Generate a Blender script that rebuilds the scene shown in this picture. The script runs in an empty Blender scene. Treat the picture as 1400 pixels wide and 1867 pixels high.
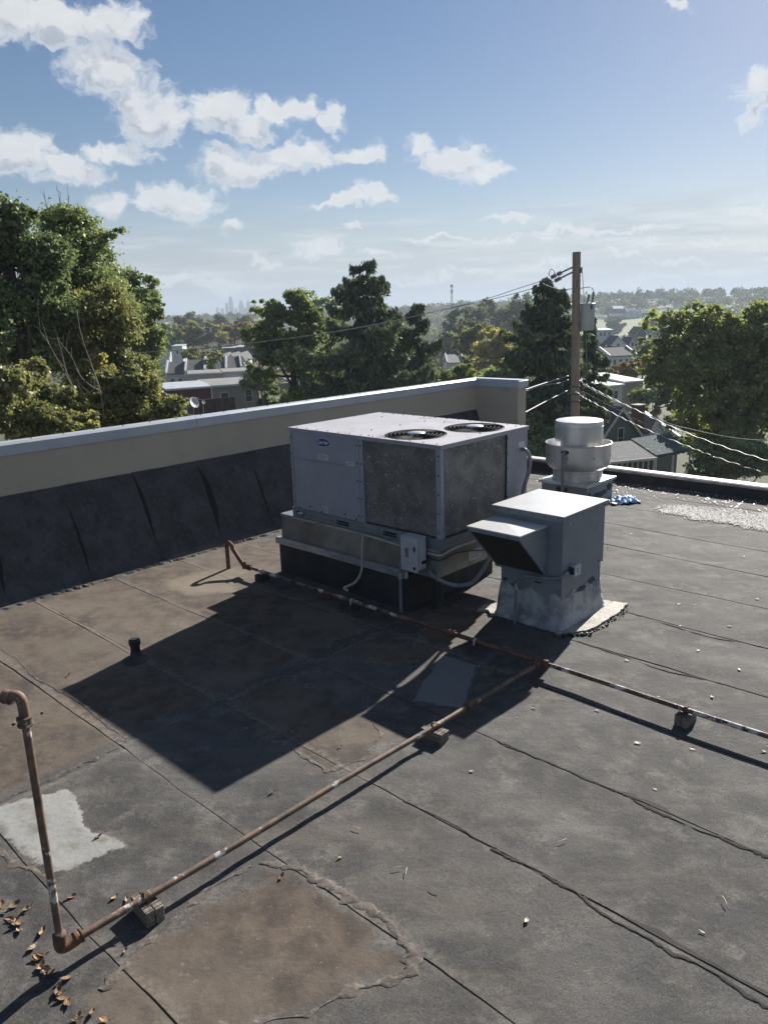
import bpy, bmesh, math, random, zlib
import numpy as np
from mathutils import Vector, Matrix

# ------------------------------------------------------------------ camera, sky, sun, exposure
SC = bpy.context.scene
COL = SC.collection
W_, H_ = 1400.0, 1867.0
FPX, PITCH, ROLL, CAMZ = 1415.1, 0.2547, 0.0313, 3.095
YAW = -0.7634                       # the roof's own axes: u along A, v along B
SUN_AZ, SUN_EL = math.radians(31.6), math.radians(28.3)
A = np.array([math.cos(YAW), math.sin(YAW), 0.0]); B = np.array([-math.sin(YAW), math.cos(YAW), 0.0])
_fwd = np.array([0, math.cos(PITCH), -math.sin(PITCH)]); _r0 = np.array([1.0, 0, 0]); _u0 = np.array([0, math.sin(PITCH), math.cos(PITCH)])
_R = math.cos(ROLL) * _r0 - math.sin(ROLL) * _u0
_U = math.sin(ROLL) * _r0 + math.cos(ROLL) * _u0
EYE = np.array([0, 0, CAMZ])

cam = bpy.data.cameras.new('camera'); camo = bpy.data.objects.new('camera', cam); COL.objects.link(camo)
cam.sensor_fit = 'HORIZONTAL'; cam.sensor_width = 36.0; cam.lens = 36.0 * FPX / W_
cam.clip_start = 0.05; cam.clip_end = 30000
M = Matrix.Identity(4)
for i in range(3):
    M[i][0] = _R[i]; M[i][1] = _U[i]; M[i][2] = -_fwd[i]; M[i][3] = EYE[i]
camo.matrix_world = M
SC.camera = camo

def ray(px, py):
    return _fwd + _R * (px - W_ / 2) / FPX - _U * (py - H_ / 2) / FPX
def at(px, py, y):                  # the point seen at a photo position, y metres away
    d = ray(px, py); return EYE + d * (y / d[1])
def ground(px, py, z=0.0):
    d = ray(px, py); return EYE + d * (z - CAMZ) / d[2]
def onv(px, py, v):                 # on the vertical plane v = const of the roof
    d = ray(px, py); return EYE + d * ((v - EYE @ B) / (d @ B))
def uv(p): return float(p @ A), float(p @ B)
def rw(u, v, z=0.0): return A * u + B * v + np.array([0, 0, z])

SC.view_settings.view_transform = 'Standard'; SC.view_settings.look = 'None'
SC.view_settings.exposure = 1.12; SC.view_settings.gamma = 1.0
SC.view_settings.use_curve_mapping = False
SC.render.engine = 'CYCLES'
SC.cycles.max_bounces = 6; SC.cycles.diffuse_bounces = 4; SC.cycles.transmission_bounces = 4; SC.cycles.volume_bounces = 0
SC.cycles.transparent_max_bounces = 6
try:
    SC.cycles.use_denoising = True
except Exception: pass

world = bpy.data.worlds.new('World'); SC.world = world; world.use_nodes = True
WN, WL = world.node_tree.nodes, world.node_tree.links
WN.clear()
HAZE = .0004
SKY_STRENGTH = 0.05
try: world.cycles.sampling_method = 'MANUAL'; world.cycles.sample_map_resolution = 256
except Exception: pass

def azel(px, py):
    d = ray(px, py); d = d / np.linalg.norm(d)
    return math.atan2(d[0], d[1]), math.asin(d[2])

# clouds as seen: centre, half width, half height in photo pixels, weight
CLOUDS = [(60, 40, 175, 52, 1), (215, 45, 70, 38, .9), (190, 118, 90, 52, 1), (250, 165, 55, 40, .9), (285, 210, 72, 60, 1),
  (30, 280, 90, 52, 1), (120, 300, 80, 34, .9), (215, 272, 85, 22, .75), (395, 205, 72, 48, 1), (455, 222, 60, 40, 1), (530, 195, 80, 34, .9), (600, 208, 34, 28, .8),
  (440, 300, 95, 38, 1), (545, 278, 95, 34, 1), (660, 274, 66, 28, .95), (320, 365, 100, 38, 1), (195, 362, 45, 28, .8),
  (820, 285, 78, 32, 1), (772, 258, 34, 22, .85), (885, 312, 52, 18, .8), (620, 368, 66, 13, .85), (680, 354, 45, 20, .85),
  (430, 418, 24, 14, .6), (640, 411, 24, 11, .6), (935, 398, 52, 8, .75), (1395, 165, 60, 46, 1), (1375, 215, 26, 18, .7),
  (1375, 384, 66, 10, .8), (1240, 6, 36, 13, .7), (590, 458, 60, 16, .7), (480, 480, 34, 11, .65), (915, 440, 36, 9, .65),
  (290, 508, 90, 17, .75), (400, 514, 50, 18, .75), (1170, 446, 46, 9, .6), (800, 434, 95, 6, .6), (1080, 424, 150, 8, .65), (1000, 438, 60, 6, .5), (690, 468, 60, 9, .55), (860, 492, 80, 8, .55), (1010, 482, 80, 7, .5), (1135, 468, 60, 8, .55), (760, 508, 95, 8, .5), (950, 522, 100, 8, .5), (1250, 472, 70, 8, .55), (1330, 500, 80, 9, .5), (1200, 505, 60, 7, .5), (1290, 432, 60, 6, .5)]

def mnode(nodes, links, op, a, b=None, c=None, clamp=False):
    n = nodes.new('ShaderNodeMath'); n.operation = op; n.use_clamp = clamp
    for i, x in enumerate((a, b, c)):
        if x is None: continue
        if isinstance(x, (int, float)): n.inputs[i].default_value = x
        else: links.new(x, n.inputs[i])
    return n.outputs[0]
def vnode(nodes, links, op, a, b=None, s=None):
    n = nodes.new('ShaderNodeVectorMath'); n.operation = op
    for i, x in enumerate((a, b)):
        if x is None: continue
        if isinstance(x, (tuple, list)): n.inputs[i].default_value = x
        else: links.new(x, n.inputs[i])
    if s is not None:
        if isinstance(s, (int, float)): n.inputs['Scale'].default_value = s
        else: links.new(s, n.inputs['Scale'])
    return n.outputs['Value'] if op in ('LENGTH', 'DOT_PRODUCT', 'DISTANCE') else n.outputs[0]
def noise(nodes, links, vec, scale, detail=4, rough=.55, color=False, dims='3D'):
    n = nodes.new('ShaderNodeTexNoise'); n.noise_dimensions = dims
    n.inputs['Scale'].default_value = scale; n.inputs['Detail'].default_value = detail; n.inputs['Roughness'].default_value = rough
    if vec is not None: links.new(vec, n.inputs['Vector'])
    return n.outputs['Color' if color else 'Fac']
def maprange(nodes, links, x, a, b, c=0.0, d=1.0, smooth=True):
    n = nodes.new('ShaderNodeMapRange'); n.interpolation_type = 'SMOOTHSTEP' if smooth else 'LINEAR'
    links.new(x, n.inputs['Value'])
    n.inputs['From Min'].default_value = a; n.inputs['From Max'].default_value = b
    n.inputs['To Min'].default_value = c; n.inputs['To Max'].default_value = d
    return n.outputs['Result']
def mixc(nodes, links, fac, a, b, blend='MIX'):
    n = nodes.new('ShaderNodeMix'); n.data_type = 'RGBA'; n.blend_type = blend
    for s, x in ((n.inputs['Factor'], fac), (n.inputs['A'], a), (n.inputs['B'], b)):
        if isinstance(x, (int, float)): s.default_value = x
        elif isinstance(x, (tuple, list)): s.default_value = (*x[:3], 1)
        else: links.new(x, s)
    return n.outputs['Result']

# node group: how much cloud stands in a direction (azimuth, elevation)
G = bpy.data.node_groups.new('cloud_field', 'ShaderNodeTree')
G.interface.new_socket('P', in_out='INPUT', socket_type='NodeSocketVector')
G.interface.new_socket('F', in_out='OUTPUT', socket_type='NodeSocketFloat')
gn, gl = G.nodes, G.links
gi = gn.new('NodeGroupInput'); go = gn.new('NodeGroupOutput')
Pv = gi.outputs[0]
wa = vnode(gn, gl, 'SCALE', vnode(gn, gl, 'SUBTRACT', noise(gn, gl, Pv, 16, 3, .55, True), (.5, .5, .5)), s=.055)
wb = vnode(gn, gl, 'SCALE', vnode(gn, gl, 'SUBTRACT', noise(gn, gl, Pv, 60, 4, .6, True), (.5, .5, .5)), s=.022)
Pw = vnode(gn, gl, 'MULTIPLY', vnode(gn, gl, 'ADD', vnode(gn, gl, 'ADD', wa, wb), Pv), (1, 1, 0))
fld = None
for (cx, cy, hw, hh, wt) in CLOUDS:
    a0, e0 = azel(cx, cy); a1, _ = azel(cx + hw, cy); _, e1 = azel(cx, cy - hh)
    d = vnode(gn, gl, 'MULTIPLY', vnode(gn, gl, 'SUBTRACT', Pw, (a0, e0, 0)), (.98 / abs(a1 - a0), .98 / abs(e1 - e0), 0))
    r = mnode(gn, gl, 'MULTIPLY_ADD', vnode(gn, gl, 'LENGTH', d), -wt, wt)
    fld = r if fld is None else mnode(gn, gl, 'SMOOTH_MAX', fld, r, .25)
# the rest of the sky, beyond the frame, goes on in the same broken cumulus
sepP = gn.new('ShaderNodeSeparateXYZ'); gl.new(Pv, sepP.inputs[0])
outa = maprange(gn, gl, mnode(gn, gl, 'ABSOLUTE', sepP.outputs['X']), .52, .75)
oute = maprange(gn, gl, sepP.outputs['Y'], .36, .5)
out = mnode(gn, gl, 'MAXIMUM', outa, oute)
gen = mnode(gn, gl, 'MULTIPLY_ADD', noise(gn, gl, vnode(gn, gl, 'MULTIPLY', Pw, (1, 1.9, 1)), 5, 4, .5), 4.0, -2.2)
gen = mnode(gn, gl, 'ADD', gen, mnode(gn, gl, 'MULTIPLY_ADD', out, 3.0, -3.0))
fld = mnode(gn, gl, 'MAXIMUM', fld, gen)
fine = mnode(gn, gl, 'MULTIPLY_ADD', noise(gn, gl, vnode(gn, gl, 'MULTIPLY', Pw, (1, 1.4, 1)), 55, 5, .62), 1.3, -.65)
fld = mnode(gn, gl, 'ADD', fld, fine)
gl.new(fld, go.inputs[0])

tc = WN.new('ShaderNodeTexCoord')
sep = WN.new('ShaderNodeSeparateXYZ'); WL.new(tc.outputs['Generated'], sep.inputs[0])
az_ = mnode(WN, WL, 'ARCTAN2', sep.outputs['X'], sep.outputs['Y'])
el_ = mnode(WN, WL, 'ARCSINE', sep.outputs['Z'])
cmb = WN.new('ShaderNodeCombineXYZ'); WL.new(az_, cmb.inputs[0]); WL.new(el_, cmb.inputs[1])
def field(vec):
    g = WN.new('ShaderNodeGroup'); g.node_tree = G; WL.new(vec, g.inputs[0]); return g.outputs[0]
f0 = field(cmb.outputs[0])
f1 = field(vnode(WN, WL, 'ADD', cmb.outputs[0], (.006, .022, 0)))
sky = WN.new('ShaderNodeTexSky'); sky.sky_type = 'NISHITA'; sky.sun_disc = False
sky.sun_elevation = SUN_EL; sky.sun_rotation = SUN_AZ
sky.altitude = 100; sky.air_density = 1.0; sky.dust_density = .25; sky.ozone_density = 2.0
cov = maprange(WN, WL, f0, -.06, .52)
lit = maprange(WN, WL, mnode(WN, WL, 'SUBTRACT', f0, f1), -.05, .45)
core = maprange(WN, WL, f0, .18, .62)
puff = noise(WN, WL, vnode(WN, WL, 'MULTIPLY', cmb.outputs[0], (1, 1.3, 1)), 34, 4, .55)
core = mnode(WN, WL, 'MULTIPLY', core, maprange(WN, WL, puff, .30, .62, .55, 1.15))
cc = mixc(WN, WL, core, (.92, .93, .94), (.47, .52, .60))
cc = mixc(WN, WL, mnode(WN, WL, 'MULTIPLY', lit, .65), cc, (1.0, 1.0, .98))
cc = vnode(WN, WL, 'SCALE', cc, s=.43 / SKY_STRENGTH)
# thin layered cloud low over the horizon
strv = vnode(WN, WL, 'MULTIPLY', cmb.outputs[0], (3.0, 24.0, 0))
st = noise(WN, WL, strv, 1.6, 5, .55)
stm = mnode(WN, WL, 'MULTIPLY', maprange(WN, WL, st, .36, .64), maprange(WN, WL, el_, .145, .07))
stm = mnode(WN, WL, 'MAXIMUM', mnode(WN, WL, 'MULTIPLY', stm, .8), maprange(WN, WL, el_, .12, .02, 0, .9))
sk = WN.new('ShaderNodeMix'); sk.data_type = 'RGBA'
hs = WN.new('ShaderNodeHueSaturation'); hs.inputs['Saturation'].default_value = 1.28; hs.inputs['Value'].default_value = .68; WL.new(sky.outputs[0], hs.inputs['Color']); skyc = mixc(WN, WL, 1.0, hs.outputs[0], (1.10, .975, .985), 'MULTIPLY')
stc = mixc(WN, WL, maprange(WN, WL, noise(WN, WL, vnode(WN, WL, 'MULTIPLY', cmb.outputs[0], (4.0, 40.0, 0)), 1.9, 5, .6), .46, .68), tuple(x * .26 / SKY_STRENGTH for x in (.74, .82, .92)), tuple(x * .38 / SKY_STRENGTH for x in (.9, .92, .94)))
base = mixc(WN, WL, stm, skyc, stc)
full = mixc(WN, WL, mnode(WN, WL, 'MULTIPLY', cov, .93), base, cc)
bg = WN.new('ShaderNodeBackground'); bg.inputs['Strength'].default_value = SKY_STRENGTH
WL.new(full, bg.inputs['Color'])
wo = WN.new('ShaderNodeOutputWorld'); WL.new(bg.outputs[0], wo.inputs['Surface'])
WN.remove(sk)

sunl = bpy.data.lights.new('sun', 'SUN'); sunl.energy = 5.0; sunl.angle = math.radians(.53); sunl.color = (1.0, .95, .87)
suno = bpy.data.objects.new('sun', sunl); COL.objects.link(suno)
S = Vector((math.sin(SUN_AZ) * math.cos(SUN_EL), math.cos(SUN_AZ) * math.cos(SUN_EL), math.sin(SUN_EL)))
suno.rotation_euler = S.to_track_quat('Z', 'Y').to_euler(); suno.location = (10, 20, 30)

# ------------------------------------------------------------------ mesh helpers
class MB:
    def __init__(s): s.v = []; s.f = []
    def add(s, vs, fs):
        o = len(s.v); s.v += [tuple(float(c) for c in p) for p in vs]; s.f += [tuple(i + o for i in f) for f in fs]; return s
    def box(s, x0, x1, y0, y1, z0, z1, bev=0.0, m=None):
        if bev > 0:
            bm = bmesh.new(); bmesh.ops.create_cube(bm, size=1.0)
            for q in bm.verts: q.co = Vector(((x0 + x1) / 2 + q.co.x * (x1 - x0), (y0 + y1) / 2 + q.co.y * (y1 - y0), (z0 + z1) / 2 + q.co.z * (z1 - z0)))
            bmesh.ops.bevel(bm, geom=list(bm.edges), offset=bev, segments=2, affect='EDGES', profile=.5)
            bm.verts.index_update(); vs = [q.co.copy() for q in bm.verts]; fs = [[q.index for q in f.verts] for f in bm.faces]; bm.free()
        else:
            vs = [Vector(p) for p in ((x0, y0, z0), (x1, y0, z0), (x1, y1, z0), (x0, y1, z0), (x0, y0, z1), (x1, y0, z1), (x1, y1, z1), (x0, y1, z1))]
            fs = [(0, 3, 2, 1), (4, 5, 6, 7), (0, 1, 5, 4), (1, 2, 6, 5), (2, 3, 7, 6), (3, 0, 4, 7)]
        if m is not None: vs = [m @ v for v in vs]
        return s.add(vs, fs)
    def tube(s, pts, r, n=8, cap=True):
        P = [Vector(p) for p in pts]; k = len(P); rr = [r] * k if isinstance(r, (int, float)) else list(r)
        T = [(P[min(i + 1, k - 1)] - P[max(i - 1, 0)]).normalized() for i in range(k)]
        up = Vector((0, 0, 1)) if abs(T[0].z) < .9 else Vector((1, 0, 0))
        X = T[0].cross(up).normalized(); vs = []
        for i in range(k):
            X = (X - T[i] * X.dot(T[i])).normalized(); Y = T[i].cross(X)
            for j in range(n):
                a = 2 * math.pi * j / n; vs.append(P[i] + (X * math.cos(a) + Y * math.sin(a)) * rr[i])
        fs = [(i * n + j, i * n + (j + 1) % n, (i + 1) * n + (j + 1) % n, (i + 1) * n + j) for i in range(k - 1) for j in range(n)]
        if cap: fs += [tuple(range(n - 1, -1, -1)), tuple((k - 1) * n + j for j in range(n))]
        return s.add(vs, fs)
    def cyl(s, p0, p1, r0, r1=None, n=16): return s.tube([p0, p1], [r0, r0 if r1 is None else r1], n)
    def lathe(s, prof, n=40, c=(0, 0, 0), close=False):
        vs = []; fs = []; k = len(prof)
        for (r, z) in prof:
            for j in range(n):
                a = 2 * math.pi * j / n; vs.append((c[0] + r * math.cos(a), c[1] + r * math.sin(a), c[2] + z))
        for i in range(k - 1):
            for j in range(n): fs.append((i * n + j, i * n + (j + 1) % n, (i + 1) * n + (j + 1) % n, (i + 1) * n + j))
        if close: fs.append(tuple((k - 1) * n + j for j in range(n)))
        return s.add(vs, fs)
    def prism(s, poly, d):              # poly: list of 3D points, extruded by vector d
        k = len(poly); vs = [Vector(p) for p in poly] + [Vector(p) + Vector(d) for p in poly]
        fs = [tuple(range(k - 1, -1, -1)), tuple(range(k, 2 * k))] + [(i, (i + 1) % k, (i + 1) % k + k, i + k) for i in range(k)]
        return s.add(vs, fs)
    def quad(s, *p): return s.add(p, [tuple(range(len(p)))])

def link(name, me, mat, parent=None, smooth=False):
    o = bpy.data.objects.new(name, me); COL.objects.link(o)
    if mat is not None and not me.materials: me.materials.append(mat)
    if parent is not None: o.parent = parent
    if smooth:
        me.polygons.foreach_set('use_smooth', [True] * len(me.polygons))
        if smooth == 'auto':
            try: me.set_sharp_from_angle(angle=math.radians(38))
            except Exception: pass
    return o
def obj(name, mb, mat, parent=None, smooth=False, org=None, fix=True):
    me = bpy.data.meshes.new(name)
    vs = mb.v if org is None else [(p[0] - org[0], p[1] - org[1], p[2] - org[2]) for p in mb.v]
    me.from_pydata(vs, [], mb.f)
    if fix:
        bm = bmesh.new(); bm.from_mesh(me); bmesh.ops.recalc_face_normals(bm, faces=bm.faces); bm.to_mesh(me); bm.free()
    return link(name, me, mat, parent, smooth)
def tag(o, label, cat, group=None):
    o['label'] = label; o['category'] = cat
    if group: o['group'] = group
    return o
def thing(name, label, cat, loc, rz=0.0, group=None):
    o = bpy.data.objects.new(name, None); COL.objects.link(o); o.empty_display_size = .2
    o.location = [float(c) for c in loc]; o.rotation_euler = (0, 0, rz)
    return tag(o, label, cat, group)
def struct(o, kind='structure'): o['kind'] = kind; return o
def smooth_path(pts, n=8):              # Catmull-Rom through the points
    P = [Vector(p) for p in pts]; out = []
    for i in range(len(P) - 1):
        p0 = P[max(i - 1, 0)]; p1 = P[i]; p2 = P[i + 1]; p3 = P[min(i + 2, len(P) - 1)]
        for k in range(n):
            t = k / n
            out.append(.5 * ((2 * p1) + (p2 - p0) * t + (2 * p0 - 5 * p1 + 4 * p2 - p3) * t * t + (3 * p1 - p0 - 3 * p2 + p3) * t ** 3))
    out.append(P[-1]); return out

# ------------------------------------------------------------------ materials
def material(name):
    m = bpy.data.materials.new(name); m.use_nodes = True; n, l = m.node_tree.nodes, m.node_tree.links
    return m, n, l, n['Principled BSDF']
def coords(n, obj_=True):
    return n.new('ShaderNodeTexCoord').outputs['Object' if obj_ else 'Generated']
def bump(n, l, b, h, strength=.3, dist=.01):
    q = n.new('ShaderNodeBump'); q.inputs['Strength'].default_value = strength; q.inputs['Distance'].default_value = dist
    l.new(h, q.inputs['Height']); l.new(q.outputs[0], b.inputs['Normal'])
def mat(name, c1, c2=None, scale=6.0, rough=.6, metal=0.0, detail=5, lo=.35, hi=.65, bmp=0.0, bscale=60, bdist=.004, spots=None, stretch=None):
    m, n, l, b = material(name); c2 = c2 or tuple(x * .8 for x in c1)
    v = coords(n)
    if stretch: v = vnode(n, l, 'MULTIPLY', v, stretch)
    f = maprange(n, l, noise(n, l, v, scale, detail, .6), lo, hi)
    c = mixc(n, l, f, c1, c2)
    if spots:                           # (colour, scale, low, high)
        c = mixc(n, l, maprange(n, l, noise(n, l, v, spots[1], 4, .6), spots[2], spots[3]), c, spots[0])
    l.new(c, b.inputs['Base Color'])
    b.inputs['Roughness'].default_value = rough; b.inputs['Metallic'].default_value = metal
    if bmp: bump(n, l, b, noise(n, l, v, bscale, 4, .6), bmp, bdist)
    return m
MT = {}
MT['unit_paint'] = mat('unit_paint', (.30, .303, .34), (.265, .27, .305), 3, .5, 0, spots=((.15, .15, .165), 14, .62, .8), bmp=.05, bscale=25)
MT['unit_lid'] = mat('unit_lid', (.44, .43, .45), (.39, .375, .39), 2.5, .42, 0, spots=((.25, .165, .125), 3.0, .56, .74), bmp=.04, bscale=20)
MT['rail'] = mat('rail', (.20, .225, .24), (.165, .185, .2), 8, .45, .3)
MT['dark_gap'] = mat('dark_gap', (.015, .015, .017), (.01, .01, .012), 10, .8)
MT['screw'] = mat('screw', (.05, .05, .055), (.03, .03, .03), 10, .5, .5)
MT['galv'] = mat('galv', (.27, .285, .285), (.16, .165, .155), 2.2, .42, .65, spots=((.17, .15, .115), 1.3, .5, .7), bmp=.05, bscale=12)
MT['galv_bright'] = mat('galv_bright', (.42, .44, .47), (.26, .28, .31), 5, .42, .6, stretch=(1, 1, 6))
MT['black_membrane'] = mat('black_membrane', (.022, .024, .027), (.035, .036, .038), 5, .85, bmp=.4, bscale=40)
MT['tar'] = mat('tar', (.018, .017, .017), (.04, .037, .034), 12, .6, bmp=.8, bscale=30, bdist=.01)
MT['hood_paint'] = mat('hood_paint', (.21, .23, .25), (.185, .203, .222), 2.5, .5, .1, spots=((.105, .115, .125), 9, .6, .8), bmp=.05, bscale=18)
MT['hood_lid'] = mat('hood_lid', (.52, .53, .54), (.47, .48, .49), 3, .4, .15, spots=((.36, .35, .33), 5, .6, .8))  # same paint as the hood, made lighter to paint in sun on the lids
MT['silver_coat'] = mat('silver_coat', (.40, .405, .41), (.20, .205, .215), 5.5, .6, .1, spots=((.42, .42, .41), 9, .55, .75), bmp=.9, bscale=9, bdist=.02)
MT['silver_apron'] = mat('silver_apron', (.36, .335, .285), (.24, .22, .185), 7, .7, 0, spots=((.10, .095, .085), 16, .55, .72), bmp=.7, bscale=25, bdist=.01)
MT['aluminium'] = mat('aluminium', (.62, .62, .61), (.50, .50, .49), 2.2, .38, .55, spots=((.40, .37, .32), 4, .58, .8), bmp=.03, bscale=14, stretch=(1, 1, .25))
MT['sticker'] = mat('sticker', (.55, .56, .57), (.48, .49, .5), 20, .6)
MT['print'] = mat('print', (.16, .16, .17), (.2, .2, .2), 20, .7)
MT['logo_blue'] = mat('logo_blue', (.022, .03, .20), (.02, .028, .17), 10, .35)
MT['logo_white'] = mat('logo_white', (.62, .64, .68), (.55, .57, .6), 10, .4)
MT['box_grey'] = mat('box_grey', (.44, .455, .48), (.38, .395, .42), 6, .5, .1)
MT['conduit_grey'] = mat('conduit_grey', (.19, .20, .215), (.13, .14, .15), 12, .5)
MT['conduit_beige'] = mat('conduit_beige', (.40, .38, .32), (.30, .28, .23), 9, .55)
MT['concrete_beige'] = mat('stucco', (.44, .39, .31), (.395, .35, .28), 1.2, .85, bmp=.35, bscale=130, bdist=.003, spots=((.25, .225, .18), 2.3, .6, .8))
MT['cap_metal'] = mat('cap_metal', (.44, .47, .51), (.38, .41, .455), 1.5, .42, .25, spots=((.30, .32, .34), 6, .6, .8), bmp=.05, bscale=6)
MT['edge_metal'] = mat('edge_metal', (.42, .41, .40), (.22, .21, .2), 5, .45, .5, stretch=(1, 6, 1))
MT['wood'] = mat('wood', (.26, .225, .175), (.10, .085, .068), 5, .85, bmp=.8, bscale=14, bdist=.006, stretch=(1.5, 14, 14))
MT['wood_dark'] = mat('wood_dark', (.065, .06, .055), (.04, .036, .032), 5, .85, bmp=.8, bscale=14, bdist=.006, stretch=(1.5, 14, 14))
MT['rust_steel'] = mat('rust_steel', (.165, .075, .042), (.075, .042, .03), 18, .8, .1, bmp=.6, bscale=60)
MT['pole_wood'] = mat('pole_wood', (.30, .25, .205), (.19, .155, .125), 4, .85, bmp=.5, bscale=10, stretch=(8, 8, .5))  # wood tone lightened to paint in the haze before the pole
MT['wire'] = mat('wire', (.10, .10, .105), (.07, .07, .07), 5, .5)
MT['wire_bright'] = mat('wire_bright', (.30, .30, .31), (.2, .2, .2), 5, .5, .2)
MT['ceramic'] = mat('ceramic', (.22, .22, .23), (.16, .16, .17), 5, .4)
MT['tank'] = mat('tank', (.40, .42, .45), (.35, .37, .4), 2, .5)
MT['blue_cloth'] = mat('blue_cloth', (.20, .38, .68), (.30, .48, .75), 6, .6, bmp=.3, bscale=12)
MT['pvc_black'] = mat('pvc_black', (.012, .012, .013), (.02, .02, .02), 12, .45, bmp=.4, bscale=30)
MT['white_worn'] = mat('white_worn', (.5, .5, .5), (.35, .35, .34), 14, .6)
def leaf_litter_mat(name, cols):
    m, n, l, b = material(name); oi = n.new('ShaderNodeObjectInfo'); rp = n.new('ShaderNodeValToRGB'); e = rp.color_ramp.elements
    while len(e) < len(cols): e.new(.5)
    for i, c in enumerate(cols): e[i].position = i / (len(cols) - 1); e[i].color = (*c, 1)
    l.new(oi.outputs['Random'], rp.inputs[0])
    l.new(mixc(n, l, maprange(n, l, noise(n, l, coords(n), 60, 3, .6), .45, .65), rp.outputs[0], (.12, .075, .045)), b.inputs['Base Color']); b.inputs['Roughness'].default_value = .75
    return m
MT['leaf_dry'] = leaf_litter_mat('leaf_dry', [(.16, .09, .05), (.34, .20, .09), (.42, .29, .15), (.50, .40, .26)])
MT['leaf_pale'] = mat('leaf_pale', (.50, .44, .36), (.38, .30, .22), 20, .6)
MT['chip'] = mat('chip', (.60, .56, .52), (.40, .31, .25), 2, .5)
MT['bark'] = mat('bark', (.09, .075, .06), (.05, .042, .035), 6, .9, bmp=.6, bscale=12, stretch=(3, 3, .6))
MT['bark_pale'] = mat('bark_pale', (.26, .22, .18), (.16, .135, .11), 6, .9)

def pipe_mat(name, white_lo, dark=(.05, .035, .03)):
    m, n, l, b = material(name); v = coords(n)
    rust = mixc(n, l, maprange(n, l, noise(n, l, v, 9, 5, .65), .38, .62), (.17, .105, .068), dark)
    rust = mixc(n, l, maprange(n, l, noise(n, l, v, 45, 4, .6), .55, .75), rust, (.23, .135, .075))
    wn = noise(n, l, v, 6, 6, .7)
    c = mixc(n, l, maprange(n, l, wn, white_lo, white_lo + .05), rust, (.50, .47, .43))
    l.new(c, b.inputs['Base Color']); b.inputs['Roughness'].default_value = .7
    bump(n, l, b, noise(n, l, v, 70, 4, .6), .4, .003)
    return m
MT['pipe_brown'] = pipe_mat('pipe_brown', .58, (.075, .055, .045))
MT['pipe_flaked'] = pipe_mat('pipe_flaked', .53, (.025, .025, .028))
MT['pipe_white'] = pipe_mat('pipe_white', .50, (.03, .028, .028))

def coil_mat():
    m, n, l, b = material('coil_fins'); v = coords(n)
    base = mixc(n, l, maprange(n, l, noise(n, l, v, 5, 5, .6), .35, .65), (.205, .197, .186), (.12, .116, .11))
    w = n.new('ShaderNodeTexWave'); w.wave_type = 'BANDS'; w.bands_direction = 'Z'; w.inputs['Scale'].default_value = 19
    l.new(v, w.inputs['Vector'])
    base = mixc(n, l, mnode(n, l, 'MULTIPLY', w.outputs['Fac'], .25), base, (.03, .03, .033))
    vs = vnode(n, l, 'MULTIPLY', v, (1, 1, .62))
    sp = maprange(n, l, noise(n, l, vs, 48, 2, .5), .655, .71)  # pale specks: glints off bent fins painted into the colour
    sp2 = maprange(n, l, noise(n, l, vs, 85, 2, .5), .66, .71)
    big = maprange(n, l, noise(n, l, v, 3.5, 3, .6), .38, .62)
    c = mixc(n, l, mnode(n, l, 'MULTIPLY', mnode(n, l, 'MAXIMUM', sp, sp2), mnode(n, l, 'MULTIPLY_ADD', big, .7, .3)), base, (.55, .55, .54))
    l.new(c, b.inputs['Base Color']); b.inputs['Roughness'].default_value = .6; b.inputs['Metallic'].default_value = .2
    bump(n, l, b, noise(n, l, vs, 60, 3, .6), .5, .006)
    return m
MT['coil'] = coil_mat()
MT['filter'] = mat('filter', (.035, .036, .036), (.022, .022, .022), 30, .8, bmp=.5, bscale=200)

def leaf_mat(name, cols, trans=.4, gloss=.06):
    m = bpy.data.materials.new(name); m.use_nodes = True; n, l = m.node_tree.nodes, m.node_tree.links; n.clear()
    at_ = n.new('ShaderNodeAttribute'); at_.attribute_name = 'tint'
    rp = n.new('ShaderNodeValToRGB'); e = rp.color_ramp.elements
    while len(e) < len(cols): e.new(.5)
    for i, c in enumerate(cols):
        g_ = .3 * c[0] + .6 * c[1] + .1 * c[2]; e[i].position = i / (len(cols) - 1); e[i].color = (*[x * .76 + g_ * .24 for x in c], 1)   # leaf colours pulled part way to grey
    l.new(at_.outputs['Fac'], rp.inputs[0])
    d = n.new('ShaderNodeBsdfDiffuse'); t = n.new('ShaderNodeBsdfTranslucent'); g = n.new('ShaderNodeBsdfGlossy')
    g.inputs['Roughness'].default_value = .5; g.inputs['Color'].default_value = (.8, .8, .8, 1)
    l.new(rp.outputs[0], d.inputs[0])
    l.new(mixc(n, l, 1.0, rp.outputs[0], (1.2, 1.18, .8), 'MULTIPLY'), t.inputs[0])
    x1 = n.new('ShaderNodeMixShader'); x1.inputs[0].default_value = trans; l.new(d.outputs[0], x1.inputs[1]); l.new(t.outputs[0], x1.inputs[2])
    x2 = n.new('ShaderNodeMixShader'); x2.inputs[0].default_value = gloss; l.new(x1.outputs[0], x2.inputs[1]); l.new(g.outputs[0], x2.inputs[2])
    o = n.new('ShaderNodeOutputMaterial'); l.new(x2.outputs[0], o.inputs[0])
    return m
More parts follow.
